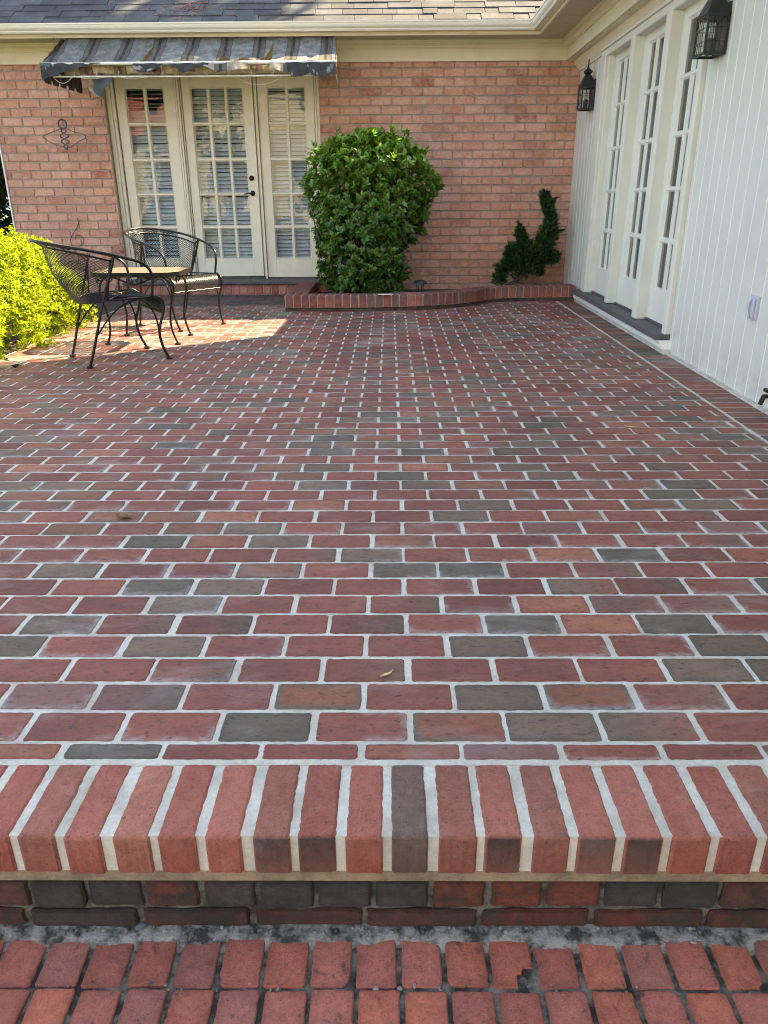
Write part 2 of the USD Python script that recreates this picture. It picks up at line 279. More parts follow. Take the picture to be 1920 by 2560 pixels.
def leaf_mat(name, trans=0.4, rough=0.35, spec=0.5, tcol=(1.3, 1.5, 0.5)):
    n = {'a': ('attribute', {'attribute': 'tint'}), 'g': ('geometry', {}), 'n': ('noise_texture', {'scale': 45.0, 'detail': 2.0}), 'r': ('rgb_ramp', {'ramp': [(0.3, (0.75,) * 3), (0.7, (1.2,) * 3)]}),
         'm': ('mix', {'mix_type': 'multiply', 'fac': 1.0}), 'p': ('principled_bsdf', {'roughness': rough, 'specular_ior_level': spec}),
         'mt': ('mix', {'mix_type': 'multiply', 'fac': 1.0, 'color2': tcol}), 't': ('translucent_bsdf', {}), 'x': ('mix_closure', {'fac': trans})}
    return mat(name, n, [('g.position', 'n.vector'), ('n.fac', 'r.fac'), ('a.color', 'm.color1'), ('r.color', 'm.color2'), ('m.color', 'p.base_color'), ('m.color', 'mt.color1'), ('mt.color', 't.color'), ('p.BSDF', 'x.closure1'), ('t.BSDF', 'x.closure2')], 'x.closure')
M['leaf_hedge'] = leaf_mat('hedge_leaf', 0.5, 0.5, 0.22, (1.6, 1.5, 0.3))
M['leaf_bush'] = leaf_mat('glossy_shrub_leaf', 0.3, 0.28, 0.6)
M['leaf_dark'] = leaf_mat('dark_tree_leaf', 0.25, 0.5, 0.3)
def awning_mat():
    n = {'a': ('attribute', {'attribute': 'tint'}), 'g': ('geometry', {}), 'n': ('noise_texture', {'scale': 14.0, 'detail': 8.0, 'roughness': 0.72}), 'r': ('rgb_ramp', {'ramp': [(0.38, (0, 0, 0)), (0.66, (0.85,) * 3)]}),
         'm': ('mix', {'color2': (0.085, 0.088, 0.085)}), 'nw': ('noise_texture', {'scale': 420.0, 'detail': 2.0}), 'b': ('bump', {'strength': 0.25, 'distance': 0.001}),
         'p': ('principled_bsdf', {'roughness': 0.85, 'specular_ior_level': 0.2}), 't': ('translucent_bsdf', {}), 'x': ('mix_closure', {'fac': 0.22})}
    return mat('awning_canvas', n, [('g.position', 'n.vector'), ('g.position', 'nw.vector'), ('n.fac', 'r.fac'), ('r.color', 'm.fac'), ('a.color', 'm.color1'), ('m.color', 'p.base_color'), ('m.color', 't.color'), ('nw.fac', 'b.height'), ('b.normal', 'p.normal'), ('p.BSDF', 'x.closure1'), ('t.BSDF', 'x.closure2')], 'x.closure')
M['canvas'] = awning_mat()

# ------------------------------------------------------------------ bricks
def brick(L, W, H, nl=6, nw=3, jit=0.0015, ch=0.003, detail=True, corner=0.004):
    """A brick lying flat, top at z = 0, centred: irregular outline, worn top edge. Returns (v, f, ring index, edge coordinate along the length)."""
    hl, hw = L / 2, W / 2
    c = corner
    if not detail:
        P = np.array([[-hl, -hw], [hl, -hw], [hl, hw], [-hl, hw]]) + rng.normal(0, jit, (4, 2))
    else:
        P = []
        for k in range(nl): P.append([-hl + c + (L - 2 * c) * k / (nl - 1), -hw])
        for k in range(nw): P.append([hl, -hw + c + (W - 2 * c) * k / (nw - 1)])
        for k in range(nl): P.append([hl - c - (L - 2 * c) * k / (nl - 1), hw])
        for k in range(nw): P.append([-hl, hw - c - (W - 2 * c) * k / (nw - 1)])
        P = np.array(P); P += rng.normal(0, jit, P.shape)
    n = len(P); ins = P * (1 - np.array([2 * ch / L, 2 * ch / W]))
    v = [np.c_[P * 1.0, np.full(n, -H)], np.c_[P, np.full(n, -ch)], np.c_[ins, rng.normal(0, jit * 0.12, n)]]
    ring = [np.zeros(n), np.zeros(n), np.zeros(n)]
    f = []
    for r in range(2):
        for i in range(n):
            j = (i + 1) % n; f += [[r * n + i, r * n + j, (r + 1) * n + j], [r * n + i, (r + 1) * n + j, (r + 1) * n + i]]
    if detail:
        inn = np.sign(P) * np.maximum(np.abs(P) - W * 0.2, [L * 0.02, W * 0.06])
        v.append(np.c_[inn, rng.normal(0, jit * 0.1, n)]); ring.append(np.ones(n))
        for i in range(n):
            j = (i + 1) % n; f += [[2 * n + i, 2 * n + j, 3 * n + j], [2 * n + i, 3 * n + j, 3 * n + i]]
        v.append(np.array([[0, 0, 0.0]])); ring.append(np.ones(1))
        for i in range(n): f.append([3 * n + i, 3 * n + (i + 1) % n, 4 * n])
    else:
        for i in range(1, n - 1): f.append([2 * n, 2 * n + i, 2 * n + i + 1])
    return np.vstack(v), np.array(f), np.concatenate(ring)
def lin(r, g, b): return tuple(((np.array([r, g, b]) / 255.0 + 0.055) / 1.055) ** 2.4)
RED = np.array([0.265, 0.086, 0.060]); DRED = np.array([0.210, 0.070, 0.053]); ORG = np.array([0.34, 0.130, 0.076]); GRY = np.array([0.135, 0.108, 0.080]); BRN = np.array([0.190, 0.122, 0.086]); MAU = np.array([0.21, 0.10, 0.09])
def paver_tint(v, ring, L):
    k = rng.random(); s = rng.uniform(0.85, 1.15)
    if k < 0.46: a, b = RED, RED * 0.9
    elif k < 0.63: a, b = DRED, DRED
    elif k < 0.69: a, b = ORG, RED
    elif k < 0.81: a, b = BRN, GRY
    elif k < 0.88: a, b = GRY, GRY * 0.85
    elif k < 0.95: a, b = ORG * 0.75, GRY
    else: a, b = MAU, MAU
    s *= 0.86; a = a * s; b = b * s
    t = np.where(ring[:, None] > 0.5, a, b)
    g = np.clip(v[:, :1] / L + 0.5, 0, 1); other = [RED, GRY, BRN, DRED][rng.integers(4)] * s
    if rng.random() < 0.35: t = t * (1 - 0.8 * g ** 2) + other * 0.8 * g ** 2
    if rng.random() < .4:                                            # mortar haze along one edge
        e = (ring < .5) & ((v[:, 1] < 0) if rng.random() < .5 else (v[:, 0] > 0)); q = rng.uniform(.1, .55, (len(v), 1)); t = np.where(e[:, None], t * (1 - q) + np.array((.38, .37, .37)) * q, t)
    return np.clip(t * rng.uniform(0.93, 1.07, (len(v), 1)), 0.01, 0.8)
EYEV = np.array(EYE); FV = np.array(F); RV = np.array(R); UV = np.array(U)
def in_view(p, m=0.0):
    d = np.asarray(p) - EYEV; z = d @ FV
    return z > 0.1 and abs(d @ RV) / z < 960 / 1879.66 * (1 + m) and abs(d @ UV) / z < 1280 / 1879.66 * (1 + m)
def place_bricks(items, parent, m, name='brick', limit=300):
    """items: (centre, verts, faces, tint). The nearest in view become parts, the rest one joined part."""
    key = [(np.linalg.norm(np.asarray(i[0]) - EYEV) + (0 if in_view(i[0], 0.03) else 100), k) for k, i in enumerate(items)]
    key.sort(); rest = MB(); nrest = 0
    for q, (d, k) in enumerate(key):
        c, v, f, t = items[k]
        if q < limit and d < 100: MB().add((v, f), t).build(name, m, parent, tint=True)
        else: rest.add((v, f), t); nrest += 1
    if nrest: rest.build('far_' + name + 's', m, parent, tint=True, kind='stuff')

# ------------------------------------------------------------------ the setting: ground, terrace, steps, landing
D0, P0, L0 = 1.18425, 0.0985, 0.1928
GZ = -0.40
gm = MB(); gm.add((np.array([[-60, -60, GZ], [60, -60, GZ], [60, 90, GZ], [-60, 90, GZ]]), np.array([[0, 1, 2], [0, 2, 3]])))
gm.build('ground', M['lawn'], kind='structure')
bedm = MB(); bedm.add(cbox(-4.3, -2.66, 3.0, 8.70, GZ - .05, -0.03, 0.02)); bedm.build('planting_bed', M['soil'], kind='structure')

def grid_slab(x0, x1, y0, y1, z, amp, step, zb):
    nx, ny = max(2, int((x1 - x0) / step)), max(2, int((y1 - y0) / step))
    X, Y = np.meshgrid(np.linspace(x0, x1, nx), np.linspace(y0, y1, ny), indexing='ij')
    Z = z + amp * (meshkit.noise(np.stack([X * 40, Y * 40, X * 0], -1), 3) - 0.5)
    v = np.stack([X, Y, Z], -1).reshape(-1, 3); idx = np.arange(nx * ny).reshape(nx, ny)
    a, b, c, d = idx[:-1, :-1].ravel(), idx[1:, :-1].ravel(), idx[1:, 1:].ravel(), idx[:-1, 1:].ravel()
    f = np.vstack([np.c_[a, b, c], np.c_[a, c, d]])
    edge = np.concatenate([idx[:, 0], idx[-1, 1:], idx[::-1, -1][1:], idx[0, ::-1][1:-1]])
    n0 = len(v); v = np.vstack([v, np.c_[v[edge][:, :2], np.full(len(edge), zb)]]); m = len(edge); k = np.arange(m)
    f = np.vstack([f, np.c_[edge, n0 + k, n0 + (k + 1) % m], np.c_[edge, n0 + (k + 1) % m, edge[(k + 1) % m]]])
    return v, f
YN = 0.947
XL, XR = -2.63, 1.99
terrace = thing('terrace', kind='structure')
def wall_x(y): return X0 + y * math.tan(WY)
# mortar bed of the field (reaches the old landing on the left, the planter and the house on the right)
mb = MB(); mb.add(grid_slab(XL - .01, 2.0, 1.122, 8.06, -0.0017, 0.0010, 0.018, -0.05)); mb.build('mortar', M['mortar'], terrace)
items = []
XBL = -2.425
def paver(cx, cy, L, W, rot=0.0, near=True):
    v, f, ring = brick(L, W, 0.03, nl=16 if cy < 2.4 else 7, nw=7 if cy < 2.4 else 3, jit=0.0006 if cy < 2.4 else 0.0008, detail=near, ch=0.0018)
    t = paver_tint(v, ring, L)
    if rot:
        c, s = math.cos(rot), math.sin(rot); v = np.c_[v[:, 0] * c - v[:, 1] * s, v[:, 0] * s + v[:, 1] * c, v[:, 2]]
    v = v + [cx, cy, 0.0002 + 0.0009 * rng.random()]
    items.append(((cx, cy, 0), v, f, t))
J = 0.0125
def field_row(yc, W, phase, xa, xb):
    k = math.floor((xa - phase) / L0); x = phase + k * L0
    while x < xb:
        a, b = max(x, xa), min(x + L0, xb)
        if b - a > 0.035:
            dj = rng.normal(0, 0.0015)
            paver((a + b) / 2 + dj, yc + rng.normal(0, 0.0008), b - a - J + rng.normal(0, 0.001), W, near=yc < 5.0)
        x += L0
def right_edge(y): return wall_x(y) - 0.222
for n in range(72):
    yc = D0 + (n + 0.5) * P0
    if yc > 7.97: break
    xa, xb = (XBL if yc < 7.64 else -0.97), right_edge(yc) - J * 0.3
    field_row(yc, P0 - J * 0.85, 0.037 + (L0 / 2 if n % 2 else 0), xa, xb)
field_row((1.1346 + 1.1863) / 2 - 0.002, 0.042, 0.134, XBL, right_edge(1.15))
y = 1.13
while y < 7.95:                                                     # soldier borders along the wing and along the hedge
    xe = right_edge(y + .045)
    paver(xe + 0.1085, y + 0.045, 0.199, 0.082, near=y < 4.0)
    if 3.5 < y < 7.62: paver((XL + XBL) / 2, y + 0.045, 0.196, 0.082, near=False)
    y += 0.0955
place_bricks(items, terrace, M['paver'])

# nosing of rowlock bricks, its riser and the old step below
step = thing('terrace_step', kind='structure')
XS0, XS1 = -1.35, 1.45
mb = MB(); v, f = grid_slab(XS0, XS1, YN + .006, 1.1335, -0.0035, 0.002, 0.012, -0.082); mb.add((v, f)); mb.build('nosing_mortar', M['mortar'], step)
NOSE = [(0.31, 0.108, 0.082), (0.36, 0.132, 0.096), (0.27, 0.110, 0.082), (0.33, 0.135, 0.096), (0.29, 0.092, 0.074), (0.135, 0.098, 0.08), (0.31, 0.100, 0.080)]
x = -0.1651 - 15 * 0.0786; items = []; kk = 0
while x < XS1 - 0.09:
    w = 0.0625 + rng.normal(0, 0.0012); xc = x + 0.0393 + rng.normal(0, 0.0015)
    L = 0.178 + rng.normal(0, 0.001)
    v, f, ring = brick(L, w, 0.08, nl=22, nw=9, jit=0.0006, ch=0.0045)
    c0 = np.array(NOSE[[0, 1, 2, 3, 4, 6, 1, 2][rng.integers(8)] if abs(xc - 0.032) > 0.035 else 5]) * rng.uniform(0.95, 1.2)
    g = np.clip(v[:, :1] / L + 0.5, 0, 1)
    t = np.where(ring[:, None] > 0.5, c0, c0 * 0.93) * (0.92 + 0.18 * (1 - g)) * rng.uniform(0.94, 1.06, (len(v), 1))
    c1 = np.array(NOSE[[0, 1, 3, 4, 2][rng.integers(5)]]) * 1.15; gx = np.clip(np.sin(v[:, :1] / L * rng.uniform(1, 4) + rng.uniform(0, 6)), 0, 1) * rng.uniform(.1, .8); t = t * (1 - gx) + c1 * gx
    front = v[:, 0] < -L * .485; top_ = front & (v[:, 2] > -.02); bot_ = front & (v[:, 2] < -.02)
    if rng.random() < .5:                                          # flashed dark along the nose
        t[top_] = np.array([0.085, 0.058, 0.05]) * rng.uniform(.8, 1.5); t[bot_] = np.array([0.17, 0.075, 0.06]) * rng.uniform(.8, 1.2)
    else: t[top_] = t[top_] * .85; t[bot_] = c0 * [.78, .66, .64]
    v2 = np.c_[-v[:, 1], v[:, 0], v[:, 2]]                         # turned a quarter: length runs away from the camera
    items.append(((xc, 1.035, 0), v2 + [xc, YN + 0.0885, rng.normal(0, .0008)], f, np.clip(t, 0.01, .8)))
    x += 0.0786 + rng.normal(0, 0.0003)
place_bricks(items, step, M['nosing'], 'nosing_brick')
mb = MB(); mb.add(cbox(XL, 2.0, YN + .10, YN + .3, GZ - .05, -0.13, 0.0)); mb.build('step_core', M['oldmortar'], step)
mb = MB(); mb.add(cbox(XS0, XS1, YN + .012, YN + .2, -0.1185, -0.0822, 0.006)); mb.build('bed_mortar', M['tanmortar'], step)
mb = MB(); v, f = grid_slab(XS0, XS1, -0.245, -0.119, 0, 0.006, 0.012, -0.15)
v = np.c_[v[:, 0], YN + 0.026 - v[:, 2], v[:, 1]]; mb.add((v, f[:, ::-1])); mb.build('riser_mortar', M['grimymortar'], step)
def face_brick(xc, zc, L, Hh, y, col, det=True):
    v, f, ring = brick(L, Hh, 0.06, nl=12, nw=6, jit=0.0009, ch=0.004, detail=det)
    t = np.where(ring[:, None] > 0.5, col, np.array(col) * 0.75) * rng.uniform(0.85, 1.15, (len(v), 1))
    v2 = np.c_[v[:, 0], -v[:, 2], v[:, 1]] + [xc, y, zc]
    return ((xc, y, zc), v2, f, t)
items = []
x = -0.1338 - 13 * 0.1016
while x < XS1 - .1:
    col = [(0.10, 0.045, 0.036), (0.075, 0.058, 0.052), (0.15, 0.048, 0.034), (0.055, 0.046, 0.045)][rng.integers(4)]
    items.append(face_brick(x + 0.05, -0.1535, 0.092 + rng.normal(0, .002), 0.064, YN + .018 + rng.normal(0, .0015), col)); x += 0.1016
x = -0.0456 - 7 * 0.2033
while x < XS1 - .1:
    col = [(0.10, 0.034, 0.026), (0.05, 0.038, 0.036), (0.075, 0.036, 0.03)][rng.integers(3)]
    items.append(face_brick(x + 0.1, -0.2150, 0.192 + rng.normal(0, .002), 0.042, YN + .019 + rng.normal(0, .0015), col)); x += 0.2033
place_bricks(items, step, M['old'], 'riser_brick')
mb = MB(); v, f = grid_slab(XS0, XS1, 0.918, YN + .03, -0.2325, 0.0, 0.007, -0.3)
v[:, 2] += np.where(v[:, 2] > -.29, .007 * (meshkit.fbm(np.c_[v[:, 0] * 26, v[:, 1] * 26, v[:, 0] * 0], 3, 4) - .5) - np.clip((.948 - v[:, 1]) / .028, 0, 1) ** 1.5 * .011, 0); mb.add((v, f)); mb.build('mortar_ledge', M['oldmortar'], step)
mb = MB(); mb.add(grid_slab(XS0, XS1, 0.50, 0.92, -0.2415, 0.006, 0.012, GZ - .05)); mb.build('tread_mortar', M['treadmortar'], step)
items = []
for r, (yc, W, ph) in enumerate([(0.9005, 0.090, 0.0125), (0.8075, 0.082, 0.0178), (0.7155, 0.085, 0.014), (0.62, 0.085, 0.02)]):
    x = ph - 17 * 0.0775
    while x < XS1 - .08:
        w = 0.0685 + rng.normal(0, .0015); v, f, ring = brick(w, W + .002 + rng.normal(0, .0015), 0.05, nl=8, nw=9, jit=0.0005, ch=0.0022, corner=0.0035)
        if rng.random() < .35:                                     # a chipped corner
            sg = rng.choice([-1, 1], 2); cc = (v[:, 0] * sg[0] > w * .36) & (v[:, 1] * sg[1] > W * .36); v[cc, :2] *= rng.uniform(.86, .94)
        c0 = np.array([(0.29, 0.088, 0.066), (0.26, 0.082, 0.064), (0.32, 0.092, 0.060), (0.25, 0.088, 0.07)][rng.integers(4)]) * rng.uniform(1.3, 1.65) * [1, 1.12, 1.15]
        if r == 0 and abs(x - 0.1690) < 0.03:                      # one brick of the front row has lost its near corner
            bad = (v[:, 0] > 0.012) & (v[:, 1] < -0.018); v[bad] = v[bad] * [0.45, 0.45, 1]
        t = np.where(ring[:, None] > 0.5, c0, c0 * 0.8) * rng.uniform(0.9, 1.1, (len(v), 1))
        a = rng.normal(0, 0.006); v = np.c_[v[:, 0] * math.cos(a) - v[:, 1] * math.sin(a), v[:, 0] * math.sin(a) + v[:, 1] * math.cos(a), v[:, 2] + v[:, 0] * rng.normal(0, .012)]
        items.append(((x + .039, yc, -.236), v + [x + .0385, yc, -0.236 + rng.normal(0, .0012)], f, t)); x += 0.0775
place_bricks(items, step, M['tread'], 'tread_brick')

# old dark landing in front of the back doors
landing = thing('door_landing', kind='structure')
mb = MB(); mb.add(cbox(XL, -0.98, 7.675, 8.545, -0.15, -0.0005, 0.0)); mb.build('mortar', M['darkmortar'], landing)
items = []
for r in range(9):
    yc = 7.69 + 0.0475 + r * 0.0955
    x = XL + (0.1 if r % 2 else 0.0)
    while x < -1.0:
        b = min(x + 0.2, -0.985)
        if b - x > 0.04:
            v, f, ring = brick(b - x - .008, 0.087, 0.03, detail=False, jit=.001, ch=.003)
            c0 = np.array([(0.13, 0.075, 0.065), (0.10, 0.08, 0.078), (0.15, 0.085, 0.07), (0.085, 0.072, 0.07)][rng.integers(4)])
            items.append(((x, yc, 0), v + [(x + b) / 2, yc, 0.004 + rng.normal(0, .001)], f, np.broadcast_to(c0, v.shape) * rng.uniform(.85, 1.15, (len(v), 1))))
        x += 0.2
place_bricks(items, landing, M['darkbrick'])

# ------------------------------------------------------------------ the house
house = thing('brick_house', 'pink brick house with a white boarded wing and a grey shingle roof', 'house')
OX0, OX1, OZ0, OZ1 = -2.94, -0.728, 0.10, 2.26                      # opening of the back doors
WX0, WX1, WZ1 = -4.10, 1.945, 2.36
mb = MB()
for a, b, c, d in ((WX0, OX0, GZ, WZ1), (OX1, WX1, GZ, WZ1), (OX0, OX1, OZ1, WZ1), (OX0, OX1, GZ, OZ0 - .1)):
    mb.add(cbox(a, b, -0.11, -0.0065, c, d, 0.0), fn=BACK)
bwall = mb.build('brick_wall', M['wallmortar'], house)
items = []
CZ, LB = 0.0841, 0.2134
for k in range(0, 27):
    zt = 2.19 - (k - 1) * CZ; zb = zt - CZ
    if zt < 0.0: break
    ph = 0.124 if k % 2 == 1 else 0.0175
    x = ph - 22 * LB
    while x < WX1:
        for (sa, sb) in ((WX0, OX0), (OX1, WX1)):
            a, b = max(x, sa), min(x + LB, sb)
            if zb > OZ1 and sa == WX0: b = min(x + LB, WX1) if x + LB <= OX1 + LB else b
            if b - a < 0.03: continue
            L = b - a - 0.011; H = CZ - 0.0115
            big = rng.random() < .7
            v, f, ring = brick(L, H, 0.03 if not (abs(a - OX1) < .02 or abs(b - OX0) < .02) else 0.10, nl=3, nw=2, jit=0.0012, ch=0.0025, detail=True, corner=0.004)
            c0 = np.array([(0.57, 0.298, 0.205), (0.535, 0.272, 0.185), (0.49, 0.232, 0.15), (0.59, 0.325, 0.23), (0.555, 0.29, 0.195)][rng.integers(5)]) * rng.uniform(.92, 1.06)
            if rng.random() < 0.03: c0 = np.array((0.39, 0.15, 0.10))
            if sa == WX0 and abs(b - OX0) < .02 and k in (19, 21): c0 = np.array((0.30, 0.06, 0.035))
            e = c0 * np.array([0.80, 0.66, 0.6]); n4 = len(v)
            w = np.where(ring > .5, 1.0, rng.uniform(0.1, 0.9, n4))[:, None]
            t = c0 * w + e * (1 - w)
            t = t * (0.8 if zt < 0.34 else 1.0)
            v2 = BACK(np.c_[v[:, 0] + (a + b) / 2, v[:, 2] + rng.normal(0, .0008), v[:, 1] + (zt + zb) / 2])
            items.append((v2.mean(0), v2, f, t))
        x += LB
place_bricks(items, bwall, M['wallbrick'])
# other walls, rooms behind the doors, roofs and an added unseen block (they shade the terrace)
mb = MB(); mb.add(cbox(WX0, WX0 + .12, YB + .115, 13.4, GZ, 2.4, 0.0)); mb.add(cbox(WX0, 9.0, 13.3, 13.42, GZ, 2.4, 0.0)); mb.build('rear_wall', M['wallbrick'], house, tint=True)
mb = MB(); mb.add(cbox(WX0 - .014, WX0 + .002, YB - .012, YB + .06, GZ, 2.3, .004)); mb.build('corner_board', M['white_pure'], house)
mb = MB()
for a in ((-3.1, -0.6, 9.55, 9.6, 0, 2.4), (-3.15, -3.1, 8.88, 9.6, 0, 2.4), (-0.6, -0.55, 8.88, 9.6, 0, 2.4), (-3.1, -0.6, 8.88, 9.6, 2.35, 2.4), (-3.1, -0.6, 8.88, 9.6, 0.05, 0.1)): mb.add(cbox(*a, 0.0))
mb.build('room', M['dark'], house); mb = MB()
for a in ((-8.6, -4.9, -.85, -.8, 0, 2.4), (-8.65, -8.6, -.85, -.13, 0, 2.4), (-4.9, -4.85, -.85, -.13, 0, 2.4), (-8.6, -4.9, -.85, -.13, 2.3, 2.35), (-8.6, -4.9, -.85, -.13, 0.0, 0.05)): mb.add(cbox(*a, 0.0), fn=WING)
mb.build('room', M['dark'], house)
PIT = math.radians(33); cp, sp = math.cos(PIT), math.sin(PIT)
EY, EZ = 8.315, 2.512                                               # eave edge of the shingles
def roof_pt(x, s, h): return np.array([x, EY + s * cp - h * sp, EZ + s * sp + h * cp])
mb = MB()
def slab(p00, p10, p11, p01, th):
    P = np.array([p00, p10, p11, p01], float); n = np.cross(P[1] - P[0], P[3] - P[0]); n /= np.linalg.norm(n)
    v = np.vstack([P, P - n * th]); f = [[0, 1, 2], [0, 2, 3], [4, 6, 5], [4, 7, 6]]
    for i in range(4): j = (i + 1) % 4; f += [[i, 4 + i, 4 + j], [i, 4 + j, j]]
    return v, np.array(f)
RS = 3.6
mb.add(slab(roof_pt(-4.6, .02, -.01), roof_pt(1.40, .02, -.01), roof_pt(1.40 + RS * cp, RS, -.01), roof_pt(-4.6, RS, -.01), .03), tint=(.11, .11, .115))
rp = roof_pt(-4.6, RS, -.01)
mb.add(slab([-4.6, rp[1], rp[2]], [6.0, rp[1], rp[2]], [6.0, rp[1] + 3.0, 2.45], [-4.6, rp[1] + 3.0, 2.45], .03), tint=(.11, .11, .115))
mb.add(slab([1.39, -3, EZ], [1.39 + .03, 8.33, EZ], [4.4, 8.33 + 3.0, EZ + 1.95], [4.4, -3, EZ + 1.95], -.03), tint=(.11, .11, .115))
roof = mb.build('roof', M['shingle'], house, tint=True)
items = []
for r in range(8):
    s0 = r * 0.127; x = -4.62 + rng.uniform(-.2, 0)
    while x < 1.36 + s0 * cp:
        w = rng.choice([0.14, 0.2, 0.26, 0.32, 0.33]) * rng.uniform(.9, 1.1); b = min(x + w, 1.40 + s0 * cp)
        if b - x > 0.03:
            th = 0.006 if rng.random() < .6 else 0.011
            vv, ff = cbox(x + .002, b - .002, 0, 0.15, -0.004, th, 0.0015)
            v2 = np.array([roof_pt(p[0], s0 + p[1] + rng.normal(0, .0008), 0.006 + p[2] - p[1] * 0.045) for p in vv])
            g = rng.uniform(.75, 1.2); t = np.array([0.080, 0.084, 0.092]) * g
            items.append(((x, EY, EZ + s0 * .5), v2, ff, np.broadcast_to(t, v2.shape)))
        x = b
place_bricks(items, roof, M['shingle'], 'shingle')
mb = MB()                                                           # added unseen block above the wing, shaped to cast the shade over the terrace
prof = [(3.62, 3.4), (3.62, 7.0), (6.9, 7.0 - 1.3 * 3.28), (6.9, 2.5)]
v, f = sweep2(prof, lambda p, z: [p, 9.02, z], lambda p, z: [p, -6.0, z]); mb.add((v, f)); mb.build('added_shade_block', M['white'], house)
# eaves: soffit, fascia, gutter, crown, frieze on both walls, mitred at the inside corner
FB, FW = 8.39, 0.475                                                # back fascia plane Y; wing fascia distance
def corner_pt(yb, dw, z):                                           # where the back line Y = yb meets the wing line d = dw
    t = (yb - dw * _s2) / _c
    return wp(t, dw, z)
def eave(name, prof, m, back0, wing0, x_end=-4.6, t_end=1.0, tint=False):
    """prof: (p, z) with p measured outwards from back0 (a Y) and wing0 (a distance)."""
    mbb = MB()
    mbb.add(sweep2(prof, lambda p, z: [x_end, back0 - p, z], lambda p, z: corner_pt(back0 - p, wing0 + p, z)))
    mbb.add(sweep2(prof, lambda p, z: corner_pt(back0 - p, wing0 + p, z), lambda p, z: wp(t_end, wing0 + p, z)))
    return mbb.build(name, m, house)
eave('soffit', [(-0.45, 2.418), (0.0, 2.418), (0.0, 2.430), (-0.45, 2.430)], M['soffit'], FB, FW)
eave('fascia', [(0.0, 2.408), (0.022, 2.408), (0.022, 2.50), (0.0, 2.50)], M['cream'], FB, FW)
G = [(0.024, 2.437), (0.085, 2.437), (0.088, 2.444), (0.092, 2.447), (0.092, 2.456), (0.102, 2.462), (0.113, 2.472), (0.119, 2.485), (0.121, 2.499), (0.127, 2.501), (0.127, 2.512), (0.116, 2.512), (0.116, 2.506), (0.112, 2.486), (0.085, 2.449), (0.03, 2.445), (0.028, 2.51), (0.024, 2.51)]
gut = eave('gutter', G, M['gutter'], FB, FW)
mb = MB()
for dx in (0.0,):
    cpt = corner_pt(FB - .06, FW + .06, 2.47)
    mb.add(sweep2([(p + (.004 if p > .05 else 0), z + (.004 if z > 2.45 else -.004)) for p, z in G], lambda p, z: corner_pt(FB - p, FW + p, z) + [-.035, 0, 0], lambda p, z: corner_pt(FB - p, FW + p, z)))
    mb.add(sweep2([(p + (.004 if p > .05 else 0), z + (.004 if z > 2.45 else -.004)) for p, z in G], lambda p, z: corner_pt(FB - p, FW + p, z), lambda p, z: corner_pt(FB - p, FW + p, z) + [0, -.035, 0]))
mb.build('gutter_corner', M['gutter'], gut)
CR = [(0.0, 2.350), (0.010, 2.350), (0.012, 2.358), (0.022, 2.361), (0.026, 2.372), (0.040, 2.384), (0.058, 2.392), (0.060, 2.402), (0.070, 2.406), (0.072, 2.4175), (0.0, 2.4175)]
eave('crown_moulding', CR, M['cream'], YB - 0.030, 0.155)
eave('frieze_board', [(0.0, 2.243), (0.026, 2.243), (0.026, 2.36), (0.0, 2.36)], M['cream'], YB - 0.003, 0.130)
mb = MB(); mb.add(sweep2([(0.0, 2.238), (0.130, 2.238), (0.130, 2.25), (0, 2.25)], lambda p, z: corner_pt(YB - .0, p, z), lambda p, z: wp(1.0, p, z)))
mb.add(sweep2([(0.0, 2.150), (0.012, 2.150), (0.020, 2.165), (0.045, 2.19), (0.075, 2.225), (0.082, 2.2375), (0.0, 2.2375)], lambda p, z: wp(8.80, p, z), lambda p, z: wp(1.0, p, z)))
mb.build('cove_moulding', M['cream'], house)

